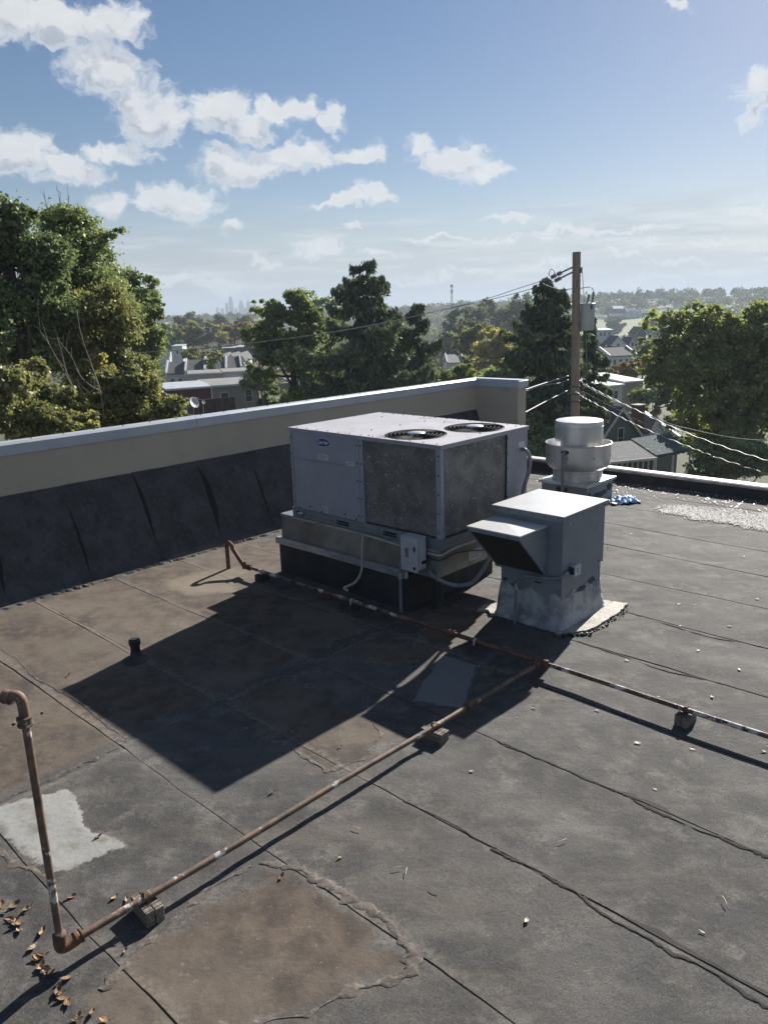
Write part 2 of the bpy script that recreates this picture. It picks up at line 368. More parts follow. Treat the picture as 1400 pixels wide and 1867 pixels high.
LM = {
 'dark': leaf_mat('leaf_dark', [(0.080, 0.119, 0.053), (0.151, 0.230, 0.075), (0.325, 0.376, 0.131)], .35, .05),
 'mid': leaf_mat('leaf_mid', [(0.097, 0.144, 0.048), (0.192, 0.271, 0.078), (0.352, 0.400, 0.120)], .42, .06),
 'olive': leaf_mat('leaf_olive', [(0.113, 0.130, 0.044), (0.212, 0.239, 0.068), (0.371, 0.338, 0.111)], .45, .05),
 'bright': leaf_mat('leaf_bright', [(0.108, 0.160, 0.035), (0.229, 0.295, 0.068), (0.403, 0.418, 0.106)], .5, .05),
 'yellow': leaf_mat('leaf_yellow', [(0.180, 0.194, 0.039), (0.383, 0.348, 0.068), (0.584, 0.450, 0.077)], .5, .04),
 'rusty': leaf_mat('leaf_rusty', [(0.135, 0.103, 0.039), (0.270, 0.174, 0.057), (0.450, 0.226, 0.077)], .45, .04),
 'needle': leaf_mat('needles', [(0.060, 0.096, 0.058), (0.105, 0.159, 0.083), (0.218, 0.264, 0.122)], .2, .05),
 'far': leaf_mat('leaf_far', [(0.066, 0.095, 0.047), (0.138, 0.166, 0.062), (0.258, 0.221, 0.077)], .35, .02)}

# ------------------------------------------------------------------ numeric noise for relief
def vnoise(x, y, seed=0):
    rs = np.random.RandomState(seed); tab = rs.rand(256, 256)
    xi = np.floor(x).astype(int); yi = np.floor(y).astype(int); fx = x - xi; fy = y - yi
    fx = fx * fx * (3 - 2 * fx); fy = fy * fy * (3 - 2 * fy)
    g = lambda i, j: tab[i % 256, j % 256]
    return (g(xi, yi) * (1 - fx) + g(xi + 1, yi) * fx) * (1 - fy) + (g(xi, yi + 1) * (1 - fx) + g(xi + 1, yi + 1) * fx) * fy - .5
def mesh_np(name, verts, faces, attrs=None):
    verts = np.asarray(verts, np.float32); faces = np.asarray(faces, np.int32); k = faces.shape[1]
    me = bpy.data.meshes.new(name); me.vertices.add(len(verts)); me.vertices.foreach_set('co', verts.ravel())
    me.loops.add(faces.size); me.loops.foreach_set('vertex_index', faces.ravel())
    me.polygons.add(len(faces)); me.polygons.foreach_set('loop_start', np.arange(0, faces.size, k, dtype=np.int32))
    me.polygons.foreach_set('loop_total', np.full(len(faces), k, np.int32))
    me.update(calc_edges=True)
    for an, dom, data in (attrs or []):
        a_ = me.attributes.new(an, 'FLOAT', dom); a_.data.foreach_set('value', np.asarray(data, np.float32).ravel())
    return me
def grid_faces(nu, nv):
    i, j = np.meshgrid(np.arange(nu - 1), np.arange(nv - 1), indexing='ij'); q = (i * nv + j).ravel()
    return np.stack([q, q + nv, q + nv + 1, q + 1], 1)

# ------------------------------------------------------------------ terrain
def terrain(x, y):
    x = np.asarray(x, float); y = np.asarray(y, float)
    z = np.interp(y, [-300, 25, 60, 120, 300, 560, 720, 1000, 1500, 3000, 12000], [-9.5, -9.6, -12, -15, -24, -26, -21, -4, -9, -25, -40])
    h = np.clip((x / np.maximum(y, 1) - .02) / .35, 0, 1) * np.clip((y - 650) / 350, 0, 1) * np.clip((2200 - y) / 900, 0, 1)
    return z + 11 * h + 1.2 * np.sin(x / 37.0) * np.clip((y - 80) / 200, 0, 1)
gy = np.concatenate([np.linspace(-300, 0, 5), np.linspace(10, 200, 40), np.linspace(215, 1600, 70), np.linspace(1800, 14000, 16)])
gs = np.linspace(-1, 1, 81)
GX = np.sign(gs) * np.abs(gs) ** 1.8 * 9000
YY, XX = np.meshgrid(gy, GX, indexing='ij')
ZZ = terrain(XX, YY)
m, n, l, b = material('ground_mix'); v = coords(n)
c = mixc(n, l, maprange(n, l, noise(n, l, v, .06, 4, .6), .4, .6), (.045, .055, .02), (.06, .062, .03))
c = mixc(n, l, maprange(n, l, noise(n, l, v, 1.1, 4, .6), .5, .7), c, (.08, .078, .038))
l.new(c, b.inputs['Base Color']); b.inputs['Roughness'].default_value = .95
gm = mesh_np('ground', np.stack([XX, YY, ZZ], -1).reshape(-1, 3), grid_faces(len(gy), len(GX)))
struct(link('ground', gm, m, None, True))

# the sunny sports field on the far slope
fy = np.linspace(560, 800, 14); fx = np.linspace(0, 1, 12)
Fy, Fs = np.meshgrid(fy, fx, indexing='ij'); Fx = Fy * (.255 + .14 * Fs)
struct(link('field', mesh_np('field', np.stack([Fx, Fy, terrain(Fx, Fy) + .6], -1).reshape(-1, 3), grid_faces(14, 12)), mat('field_grass', (.15, .17, .05), (.12, .14, .045), .05, .9), None, True))

# ------------------------------------------------------------------ the building under the roof
U0, U1, V0, V1 = -9.62, 4.0, -7.0, 12.92
mb = MB().prism([rw(U0 + .02, V0, -10.2), rw(U1, V0, -10.2), rw(U1, V1 - .02, -10.2), rw(U0 + .02, V1 - .02, -10.2)], (0, 0, 10.1))
struct(obj('building_wall', mb, MT['concrete_beige']))

# ------------------------------------------------------------------ the roof: rolls of granule-faced sheet, lapped
def sdf(poly, x, y):                    # signed distance, positive inside
    d = np.full(x.shape, 1e9); ins = np.zeros(x.shape, bool); k = len(poly)
    for i in range(k):
        ax, ay = poly[i]; bx, by = poly[(i + 1) % k]
        ex, ey = bx - ax, by - ay; t = np.clip(((x - ax) * ex + (y - ay) * ey) / (ex * ex + ey * ey + 1e-9), 0, 1)
        d = np.minimum(d, np.hypot(x - ax - t * ex, y - ay - t * ey))
        cr = ((ay > y) != (by > y)) & (x < (bx - ax) * (y - ay) / (by - ay + 1e-12) + ax); ins ^= cr
    return np.where(ins, d, -d)
MUD = [[(-8.9, 2.2), (-8.9, 5.9), (-8.4, 6.6), (-7.6, 6.3), (-7.1, 5.2), (-6.0, 5.35), (-5.2, 5.0), (-5.06, 1.0), (-8.9, .6)],
       [(-3.2, 2.36), (-2.77, 2.38), (-2.37, 2.38), (-2.08, 2.3), (-2.05, 2.18), (-2.22, 1.98), (-2.3, 1.72), (-2.5, 1.45), (-2.75, 1.1), (-3.1, 1.2), (-3.2, 1.5)],
       [(-4.3, 3.9), (-3.66, 3.78), (-3.47, 3.4), (-3.58, 3.1), (-4.2, 3.15), (-5.0, 3.35), (-4.95, 3.9)],
       [(-5.0, 4.6), (-4.5, 5.15), (-4.9, 5.9), (-4.6, 6.5), (-4.4, 6.0), (-4.15, 5.2), (-4.4, 4.5)]]
WHITE = [(-4.98, 1.38), (-4.83, 1.84), (-4.55, 1.80), (-4.32, 1.72), (-3.98, 1.81), (-4.02, 1.6), (-4.08, 1.40), (-4.3, 1.36), (-4.72, 1.33)]
GREY = [(-4.2, 5.08), (-3.80, 5.12), (-3.42, 4.42), (-3.82, 4.24)]
TAN = [(-8.25, 4.45), (-8.15, 5.2), (-7.85, 5.55), (-7.1, 4.9), (-7.45, 4.4)]
def relief(u, v):
    z = .016 * vnoise(u * .55, v * .6, 1) + (.012 + .014 * np.clip((v - 5.5) / 1.5, 0, 1) * np.clip((u + 4.6) / .8, 0, 1)) * vnoise(u * .45 + 7, v * 3.1, 2) + .005 * vnoise(u * 2.1, v * 7, 3) + .0022 * vnoise(u * 9, v * 12, 4)
    return z
def roof_material():
    m, n, l, b = material('granule_sheet'); 
    def attr(a_):
        q = n.new('ShaderNodeAttribute'); q.attribute_name = a_; return q.outputs['Fac']
    v = n.new('ShaderNodeNewGeometry').outputs['Position']
    nb = noise(n, l, v, .9, 5, .6); nm = noise(n, l, v, 5.5, 6, .62); nf = noise(n, l, v, 26, 5, .65)
    ng = noise(n, l, v, 120, 4, .75); ngg = noise(n, l, v, 420, 2, .6)
    c = mixc(n, l, maprange(n, l, nb, .38, .60), (.064, .062, .061), (.037, .036, .0355))
    c = mixc(n, l, maprange(n, l, nm, .45, .72), c, (.084, .078, .070))
    mp_ = n.new('ShaderNodeMapping'); mp_.inputs['Rotation'].default_value = (0, 0, -YAW); mp_.inputs['Scale'].default_value = (.9, 4.2, 1); l.new(v, mp_.inputs['Vector'])
    stk = noise(n, l, mp_.outputs[0], 1.1, 4, .55)
    c = mixc(n, l, mnode(n, l, 'MULTIPLY', maprange(n, l, stk, .52, .74), .6), c, (.102, .100, .099))
    c = mixc(n, l, mnode(n, l, 'MULTIPLY', maprange(n, l, stk, .46, .28), .7), c, (.036, .0345, .034))
    gr = mnode(n, l, 'MULTIPLY_ADD', mnode(n, l, 'ADD', ng, ngg), 1.15, -.15)
    c = mixc(n, l, mnode(n, l, 'MULTIPLY', maprange(n, l, noise(n, l, v, 11, 5, .7), .50, .68), .6), c, (.034, .032, .031))
    c = mixc(n, l, mnode(n, l, 'MULTIPLY', maprange(n, l, noise(n, l, v, 3.1, 6, .7), .51, .66), .7), c, (.106, .099, .091))
    # granules: light and dark grains
    c = mixc(n, l, 1.0, c, mixc(n, l, maprange(n, l, mnode(n, l, 'ADD', ng, mnode(n, l, 'MULTIPLY', ngg, .6)), .55, 1.05, 0, 1, False), (.18, .18, .18), (2.3, 2.28, 2.25)), 'MULTIPLY')
    # washed silt in the low places
    wob = mnode(n, l, 'ADD', mnode(n, l, 'MULTIPLY_ADD', nb, .7, -.35), mnode(n, l, 'ADD', mnode(n, l, 'MULTIPLY_ADD', nm, .36, -.18), mnode(n, l, 'MULTIPLY_ADD', nf, .16, -.08)))
    md = mnode(n, l, 'ADD', attr('mud'), wob)
    silt = mixc(n, l, maprange(n, l, nm, .36, .64), (.114, .086, .064), (.056, .043, .034))
    silt = mixc(n, l, maprange(n, l, nb, .42, .68), silt, (.126, .104, .082))
    silt = mixc(n, l, maprange(n, l, nf, .56, .74), silt, (.07, .064, .060))
    silt = mixc(n, l, maprange(n, l, nf, .40, .28), silt, (.175, .150, .122))
    mfac = mnode(n, l, 'MULTIPLY', maprange(n, l, md, -.04, .10), maprange(n, l, mnode(n, l, 'ADD', noise(n, l, v, 2.3, 5, .65), attr('mud')), .33, .47, .45, .95))
    film = mnode(n, l, 'MULTIPLY', maprange(n, l, noise(n, l, mp_.outputs[0], .55, 6, .68), .46, .70), maprange(n, l, attr('mud'), -1.3, -.1, .16, .62))
    c = mixc(n, l, film, c, (.098, .080, .064))
    c = mixc(n, l, mfac, c, silt)
    c = mixc(n, l, mnode(n, l, 'MULTIPLY', maprange(n, l, noise(n, l, v, 1.35, 6, .7), .54, .68), .72), c, (.040, .037, .035))
    rim = mnode(n, l, 'MULTIPLY', maprange(n, l, mnode(n, l, 'ABSOLUTE', md), .08, .02), mnode(n, l, 'MULTIPLY', maprange(n, l, nf, .40, .66), maprange(n, l, noise(n, l, v, 1.9, 3, .5), .45, .62)))
    c = mixc(n, l, mnode(n, l, 'MULTIPLY', rim, .7), c, (.185, .160, .142))
    # dust caught along the laps
    dl_ = mnode(n, l, 'ADD', attr('edge'), mnode(n, l, 'MULTIPLY_ADD', nm, .16, -.08))
    dl_ = mnode(n, l, 'MULTIPLY', mnode(n, l, 'MULTIPLY', maprange(n, l, dl_, .085, .02), maprange(n, l, nf, .36, .62)), mnode(n, l, 'MULTIPLY_ADD', maprange(n, l, attr('mud'), -.5, .0), .6, .15))
    c = mixc(n, l, dl_, c, (.165, .142, .122))
    tn = maprange(n, l, mnode(n, l, 'ADD', attr('tan'), wob), -.02, .16)
    c = mixc(n, l, mnode(n, l, 'MULTIPLY', tn, .6), c, (.21, .175, .13))
    wob2 = mnode(n, l, 'ADD', mnode(n, l, 'MULTIPLY_ADD', nm, .36, -.18), mnode(n, l, 'MULTIPLY_ADD', nf, .16, -.08))
    gp = maprange(n, l, mnode(n, l, 'ADD', attr('grey'), mnode(n, l, 'MULTIPLY', wob2, .35)), -.01, .02)
    c = mixc(n, l, mnode(n, l, 'MULTIPLY', gp, .8), c, mixc(n, l, nf, (.20, .205, .205), (.14, .14, .138)))
    wp = maprange(n, l, mnode(n, l, 'ADD', attr('white'), mnode(n, l, 'MULTIPLY', wob2, .45)), -.008, .012)
    wc = mixc(n, l, maprange(n, l, nm, .5, .7), (.255, .252, .24), (.15, .134, .112))
    wc = mixc(n, l, maprange(n, l, nf, .5, .75), wc, (.20, .197, .19))
    c = mixc(n, l, wp, c, wc)
    # bitumen bled out along the laps
    wid = mnode(n, l, 'MULTIPLY_ADD', maprange(n, l, noise(n, l, v, 1.7, 3, .6), .40, .66), attr('bleed'), -.010)
    ed = mnode(n, l, 'ADD', attr('edge'), mnode(n, l, 'MULTIPLY_ADD', nf, .02, -.010))
    tb = maprange(n, l, mnode(n, l, 'SUBTRACT', ed, wid), .004, -.004)
    c = mixc(n, l, mnode(n, l, 'MULTIPLY', tb, .85), c, (.026, .023, .022))
    l.new(c, b.inputs['Base Color']); b.inputs['Roughness'].default_value = .88
    b.inputs['Specular IOR Level'].default_value = .35
    hb = mnode(n, l, 'ADD', mnode(n, l, 'MULTIPLY', ng, .5), mnode(n, l, 'ADD', mnode(n, l, 'MULTIPLY', nf, 1.2), mnode(n, l, 'MULTIPLY', nm, 2.0)))
    bump(n, l, b, hb, .55, .006)
    return m
ROOFMAT = roof_material()
VB = [-1.5, .1, 1.33, 2.35, 3.24, 4.22, 5.15, 6.14, 7.10, 8.07, 9.08, 10.06, 11.05, 11.98, 12.74]
deck = MB().prism([rw(-9.4, V0, -.1), rw(U1, V0, -.1), rw(U1, 12.9, -.1), rw(-9.4, 12.9, -.1)], (0, 0, .055))
roof = struct(obj('roof', deck, MT['black_membrane'])); roof['label'] = 'flat roof of lapped granule sheets'
rngs = np.random.RandomState(5)
for i in range(len(VB) - 1):
    v0, v1 = VB[i], VB[i + 1]
    dv = .022 if v1 < 6.5 else .04; du = .025 if v1 < 6.5 else .05
    cut = -5.05 + .03 * rngs.randn()
    for (ua, ub, top) in ((-8.86, cut + .07, 0), (cut, 1.0, 1)):
        nu = int((ub - ua) / du) + 2; nv = int((v1 - v0 + .05) / dv) + 2
        u = np.linspace(ua, ub, nu); vv = np.linspace(v0, v1 + .05, nv); Uu, Vv = np.meshgrid(u, vv, indexing='ij')
        t = (Vv - v0) / (v1 - v0)
        front = v0 + .03 * vnoise(Uu * 1.1, Uu * 0 + i * 9.7, 11) + .012 * vnoise(Uu * 4, Uu * 0 + i * 1.7, 14) + .005 * vnoise(Uu * 11, Uu * 0 + i * 3.1, 12)
        Vw = np.where(np.arange(nv)[None, :] == 0, front, Vv)
        z = relief(Uu, Vw) + (.0003 + .0024 * np.clip(vnoise(Uu * 1.3 + i * 4.4, Uu * 0 + .5, 15) + .42, 0, 1)) * (1 - t) - .0006 * t + .003 * top * np.clip(1 - (Uu - ua) / 1.5, 0, 1)
        z += np.where(t > 1, -.004, 0)
        mud = np.max([sdf(p, Uu, Vw) for p in MUD], 0); wht = sdf(WHITE, Uu, Vw); gre = sdf(GREY, Uu, Vw); tan_ = sdf(TAN, Uu, Vw)
        z += np.clip(gre * .3, -.0, .006) + np.clip(wht * .2, 0, .004)
        bl = np.full(Uu.shape, .014) + {4.22: .055, 3.24: .05, 7.1: .02, 6.14: .022}.get(v0, 0) * np.clip((Uu + 3.2) / 1.6, 0, 1)
        # a small turned-down edge gives each sheet its thickness
        P = np.stack([Uu * A[0] + Vw * B[0], Uu * A[1] + Vw * B[1], z], -1).reshape(-1, 3)
        F = grid_faces(nu, nv)
        e0 = P.reshape(nu, nv, 3)[:, 0, :].copy(); e0[:, 2] -= .012
        e1 = P.reshape(nu, nv, 3)[0, :, :].copy(); e1[:, 2] -= .012
        t0_ = P.reshape(nu, nv, 3)[:, 0, :]; t1_ = P.reshape(nu, nv, 3)[0, :, :]
        k = len(P); a0 = np.arange(nu - 1); q0 = np.stack([k + a0, k + a0 + 1, k + nu + a0 + 1, k + nu + a0], 1)
        k1 = k + 2 * nu; a1 = np.arange(nv - 1); q1 = np.stack([k1 + nv + a1, k1 + nv + a1 + 1, k1 + a1 + 1, k1 + a1], 1)
        ext = lambda X: np.concatenate([X.reshape(-1), X[:, 0], X[:, 0], X[0, :], X[0, :]])
        edge = np.minimum(Vw - front, 9)
        if top: edge = np.minimum(edge, (Uu - ua) * 1.3)
        me = mesh_np('membrane_sheet', np.concatenate([P, e0, t0_, e1, t1_]), np.concatenate([F, q0, q1]),
                     [('edge', 'POINT', ext(edge)), ('mud', 'POINT', ext(mud)), ('bleed', 'POINT', ext(bl)), ('white', 'POINT', ext(wht)), ('grey', 'POINT', ext(gre)), ('tan', 'POINT', ext(tan_))])
        link('membrane_sheet', me, ROOFMAT, roof, True)

# ragged crusts of dried silt, old mastic and bitumen that squeezed out of the laps
CRUST = mat('dried_crust', (.135, .112, .094), (.07, .059, .051), 11, 1.0, bmp=.9, bscale=45, bdist=.006, spots=((.19, .165, .145), 26, .52, .70))
MASTIC = mat('old_mastic', (.085, .080, .077), (.045, .042, .040), 11, .9, bmp=.9, bscale=40, bdist=.008, spots=((.14, .125, .11), 24, .56, .72))
BITUMEN = mat('squeezed_bitumen', (.026, .023, .022), (.042, .037, .034), 14, 1.0, bmp=.7, bscale=60, bdist=.006)
def crust(name, path, width, high, m_, seed, gap=.35, tag_=None):
    P = np.array(path, float); seg = np.hypot(*np.diff(P, axis=0).T); L = np.concatenate([[0], np.cumsum(seg)]); n = max(8, int(L[-1] / .011))
    t = np.linspace(0, L[-1], n); c = np.stack([np.interp(t, L, P[:, k]) for k in (0, 1)], 1)
    d = np.gradient(c, axis=0); d /= np.linalg.norm(d, axis=1)[:, None] + 1e-9; nn = np.stack([-d[:, 1], d[:, 0]], 1)
    c = c + nn * (.055 * vnoise(t * 2.3, t * 0 + seed, 51) + .02 * vnoise(t * 9, t * 0 + seed, 52))[:, None]
    high = high * .28; env = np.clip((vnoise(t * 3.1, t * 0 + seed * 1.7, 53) * .7 + .6 * vnoise(t * 13, t * 0 + seed, 57) + .5 - gap) / (1 - gap) * 1.5, 0, 1) ** .7
    wl_ = width * env * 1.2 * (.25 + 1.6 * np.abs(vnoise(t * 26, t * 0 + seed, 54))); wr_ = width * env * 1.2 * (.25 + 1.6 * np.abs(vnoise(t * 23, t * 0 + seed + 3, 55)))
    K = 7; V = []
    for k in range(K):
        f = -1 + 2 * k / (K - 1); w_ = np.where(f < 0, wl_, wr_) * f
        p = c + nn * w_[:, None]; h = high * env * (1 - abs(f) ** 2.2) * (.45 + .9 * (vnoise(t * 30, t * 0 + k * 3.7 + seed, 56) + .5)) - .0015 * (abs(f) > .99) + .0025
        V.append(np.stack([p[:, 0] * A[0] + p[:, 1] * B[0], p[:, 0] * A[1] + p[:, 1] * B[1], relief(p[:, 0], p[:, 1]) + h + .001], -1))
    V = np.stack(V, 1); o = link(name, mesh_np(name, V.reshape(-1, 3), grid_faces(n, K)), m_, roof, True); o['kind'] = 'stuff'
crust('silt_crust', [(-3.25, 2.28), (-3.0, 2.38), (-2.7, 2.40), (-2.37, 2.40), (-2.12, 2.34), (-2.05, 2.24)], .055, .010, CRUST, 1, .18)
crust('silt_crust', [(-2.05, 2.24), (-2.2, 2.02), (-2.27, 1.77), (-2.5, 1.47), (-2.7, 1.2)], .05, .009, CRUST, 2, .2)
crust('silt_crust', [(-3.27, 2.2), (-3.3, 1.9), (-3.2, 1.55), (-3.1, 1.2)], .035, .006, CRUST, 3, .3)
crust('silt_crust', [(-4.25, 3.2), (-3.62, 3.12), (-3.5, 3.4), (-3.66, 3.75), (-3.9, 3.85)], .035, .007, CRUST, 4, .25)
crust('silt_crust', [(-5.04, 3.3), (-4.6, 3.28), (-4.2, 3.3)], .03, .006, CRUST, 5, .3)
for k, (v0_, v1_) in enumerate(((.6, 2.4), (2.4, 3.5), (3.5, 5.2))): crust('old_mastic', [(-5.06, v0_), (-5.03, (v0_ + v1_) / 2), (-5.05, v1_)], .045, .009, MASTIC, 6 + k, .15)
crust('old_mastic', [(-4.95, 1.28), (-4.6, 1.27), (-4.3, 1.30), (-4.0, 1.38)], .045, .008, CRUST, 10, .15)
crust('old_mastic', [(-7.6, 2.46), (-6.8, 2.44), (-6.0, 2.46), (-5.1, 2.42)], .02, .005, MASTIC, 12, .4)
crust('old_mastic', [(-8.3, 3.3), (-7.2, 3.27), (-6.4, 3.25)], .02, .004, CRUST, 13, .45)
crust('old_mastic', [(-4.2, 5.1), (-3.8, 5.14), (-3.42, 4.44), (-3.84, 4.22), (-4.2, 5.05)], .03, .006, MASTIC, 14, .3)
crust('bitumen_bleed', [(-2.95, 4.21), (-2.3, 4.20), (-1.85, 4.205)], .014, .003, BITUMEN, 16, .2)
crust('bitumen_bleed', [(-1.9, 4.205), (-1.45, 4.20), (-1.1, 4.205), (-.2, 4.2)], .036, .005, BITUMEN, 17, .1)
crust('bitumen_bleed', [(-2.3, 3.235), (-1.8, 3.22), (-1.4, 3.20), (-.7, 3.20), (-.1, 3.2)], .021, .004, BITUMEN, 18, .2)
crust('bitumen_bleed', [(-3.4, 6.13), (-2.7, 6.10), (-2.0, 6.14)], .016, .004, BITUMEN, 20, .25)
crust('bitumen_bleed', [(-3.4, 7.09), (-2.7, 7.05), (-1.4, 7.09)], .014, .004, BITUMEN, 21, .25)
crust('bitumen_bleed', [(-3.0, 3.235), (-2.6, 3.23), (-2.3, 3.235)], .012, .003, BITUMEN, 22, .3)

# ------------------------------------------------------------------ parapet with cant, return wall and metal coping
par = thing('parapet_wall', 'beige rendered parapet wall with pale metal coping and black sloped skirt', 'wall', rw(-9.4, 5, 0), YAW)
def pl(u, v, z): return (u + 9.4, v - 5.0, z)
def pbox(mb, u0, u1, v0, v1, z0, z1, bev=0): return mb.box(u0 + 9.4, u1 + 9.4, v0 - 5, v1 - 5, z0, z1, bev)
obj('wall', pbox(MB(), -9.60, -9.38, -6.9, 12.84, -.3, 1.60), MT['concrete_beige'], par)
obj('return_wall', pbox(MB(), -9.383, -8.39, 12.56, 12.843, -.3, 1.60), MT['concrete_beige'], par)
vj = [-6.9, -3.2, -.3, 2.6, 6.05, 9.2, 12.87]
for i in range(len(vj) - 1):
    mb = MB(); v0, v1 = vj[i] + .003, vj[i + 1] - .003
    prof = [(-9.355, 1.585), (-9.355, 1.705), (-9.39, 1.732), (-9.60, 1.722), (-9.635, 1.70), (-9.635, 1.585)]
    if i == len(vj) - 2: v1 = 12.46
    mb.prism([pl(a_, v0, z) for a_, z in prof], (0, v1 - v0, 0))
    obj('coping', mb, MT['cap_metal'], par)
mb = MB()                                # the mitred corner piece and return
pf = lambda z: [(-9.355, 12.462), (-8.36, 12.535), (-8.36, 12.872), (-9.635, 12.872), (-9.635, 12.462)]
mb.prism([pl(a_, b_, 1.585) for a_, b_ in [(-9.355, 12.464), (-9.355, 12.535), (-8.355, 12.535), (-8.355, 12.872), (-9.635, 12.872), (-9.635, 12.464)]], (0, 0, .118))
mb.add([pl(*p) for p in [(-9.355, 12.464, 1.703), (-9.355, 12.535, 1.703), (-8.355, 12.535, 1.703), (-8.355, 12.872, 1.703), (-9.635, 12.872, 1.703), (-9.635, 12.464, 1.703),
     (-9.39, 12.464, 1.732), (-9.39, 12.57, 1.732), (-8.375, 12.57, 1.732), (-8.375, 12.85, 1.724), (-9.60, 12.85, 1.722), (-9.60, 12.464, 1.722)]],
     [(i, (i + 1) % 6, (i + 1) % 6 + 6, i + 6) for i in range(6)] + [(6, 7, 10, 11), (7, 8, 9, 10)])
obj('coping', mb, MT['cap_metal'], par)
# drip line of the coping and its screw heads
mb = MB()
for k in range(26):
    v_ = 2.2 + k * .4
    if v_ > 12.3: break
    mb.cyl(pl(-9.47, v_, 1.72), pl(-9.47, v_, 1.737), .012, .010, 8)
obj('screws', mb, MT['screw'], par)
# the cant: sheets laid side by side up the slope
def cant_mat():
    m, n, l, b = material('cant_sheet'); v = n.new('ShaderNodeNewGeometry').outputs['Position']
    q = n.new('ShaderNodeAttribute'); q.attribute_name = 'edge'; h = n.new('ShaderNodeAttribute'); h.attribute_name = 'up'
    nf = noise(n, l, v, 22, 5, .65); nm = noise(n, l, v, 3, 5, .6)
    c = mixc(n, l, maprange(n, l, nm, .35, .65), (.070, .068, .068), (.042, .041, .041))
    c = mixc(n, l, maprange(n, l, nf, .50, .75), c, (.10, .096, .092))
    c = mixc(n, l, mnode(n, l, 'MULTIPLY', maprange(n, l, noise(n, l, v, 9, 6, .7), .52, .68), .7), c, (.026, .025, .025))
    # silt splashed up the foot of the slope, bare bitumen where the laps opened
    c = mixc(n, l, mnode(n, l, 'MULTIPLY', maprange(n, l, mnode(n, l, 'ADD', h.outputs['Fac'], mnode(n, l, 'MULTIPLY_ADD', nm, .3, -.15)), .22, .0), .7), c, (.14, .118, .095))
    tr_ = n.new('ShaderNodeAttribute'); tr_.attribute_name = 'tear'
    wid = mnode(n, l, 'MULTIPLY', maprange(n, l, h.outputs['Fac'], .30, .62), mnode(n, l, 'MULTIPLY', maprange(n, l, h.outputs['Fac'], .98, .70), tr_.outputs['Fac']))
    t = maprange(n, l, mnode(n, l, 'SUBTRACT', mnode(n, l, 'ADD', q.outputs['Fac'], mnode(n, l, 'MULTIPLY_ADD', nf, .05, -.025)), wid), .006, -.006)
    c = mixc(n, l, mnode(n, l, 'MULTIPLY', t, .95), c, (.008, .008, .008))
    l.new(c, b.inputs['Base Color']); b.inputs['Roughness'].default_value = .9
    bump(n, l, b, mnode(n, l, 'ADD', nf, mnode(n, l, 'MULTIPLY', noise(n, l, v, 150, 3, .6), .4)), .5, .006)
    return m
CM = cant_mat()
sheet_v = [-6.9, -4.9, -3.9, -2.9, -1.9, -.9, .1, 1.1, 2.05, 3.03, 4.03, 5.02, 5.98, 6.88, 7.85, 8.8, 9.8, 10.8, 11.75, 12.56]
cp = np.array([(-8.70, .004), (-8.76, .012), (-8.83, .045), (-8.90, .12), (-8.97, .24), (-9.06, .42), (-9.15, .61), (-9.25, .83), (-9.33, 1.0), (-9.372, 1.11)])
tt = np.linspace(0, 1, len(cp)); t2 = np.linspace(0, 1, 60)
cu = np.interp(t2, tt, cp[:, 0]); cz = np.interp(t2, tt, cp[:, 1])
for i in range(len(sheet_v) - 1):
    v0, v1 = sheet_v[i], sheet_v[i + 1]; nv = 34
    vv = np.linspace(v0, v1 + .04, nv); T_, Vv = np.meshgrid(t2, vv, indexing='ij')
    lean = .05 * (T_ - .4) * math.sin(i * 2.1); tear = (.10, .035, .055, .07, .03, .05)[i % 6]; sh_ = (0, .06, -.05, .03, .1, -.08)[i % 6]
    bul = .007 * vnoise(T_ * 4 + i * 5, Vv * 2.2, 21) + .006 * vnoise(T_ * 14, Vv * 9, 22)
    lift = .006 * (1 - (Vv - v0) / (v1 - v0)) + .001 * np.exp(-((Vv - v0) / .05) ** 2) * np.clip(1.2 - abs(T_ - .45) * 2.4, 0, 1)
    Uc = np.interp(T_, t2, cu) + (bul + lift) * .85 * np.clip(T_ * 6, 0, 1) * np.clip((1 - T_) * 12, 0, 1); Zc = np.interp(T_, t2, cz) + (bul + lift) * .5 * np.clip(T_ * 6, 0.1, 1) + .002
    Vx = Vv + lean + .02 * vnoise(T_ * 5, Vv * 0 + i, 23)
    P = np.stack([Uc + 9.4, Vx - 5, Zc], -1).reshape(-1, 3)
    F = grid_faces(60, nv)[:, ::-1]
    link('skirt_sheet', mesh_np('skirt_sheet', P, F, [('edge', 'POINT', (Vv - v0).ravel()), ('up', 'POINT', (T_ + sh_).ravel()), ('tear', 'POINT', np.full(T_.size, tear))]), CM, par, True)
# a ragged crust of cement along the foot of the cant
mb = MB(); rr = random.Random(3)
P = []; N = 260
for k in range(N):
    v_ = -1 + k * 13.4 / N; ww = .018 + .03 * rr.random() ** 2
    P.append((v_, ww, .008 + .012 * rr.random()))
for k in range(N - 1):
    (va, wa_, ha), (vb, wb_, hb) = P[k], P[k + 1]
    ua = -8.69 + .02 * math.sin(va * 5)
    mb.add([pl(ua - .05, va, .02), pl(ua, va, ha + .012), pl(ua + wa_, va, .0), pl(ua - .05, vb, .02), pl(ua, vb, hb + .012), pl(ua + wb_, vb, .0)], [(0, 1, 4, 3), (1, 2, 5, 4)])
obj('mortar_fillet', mb, mat('mortar', (.13, .118, .105), (.06, .055, .05), 14, .9, bmp=.8, bscale=30), par)

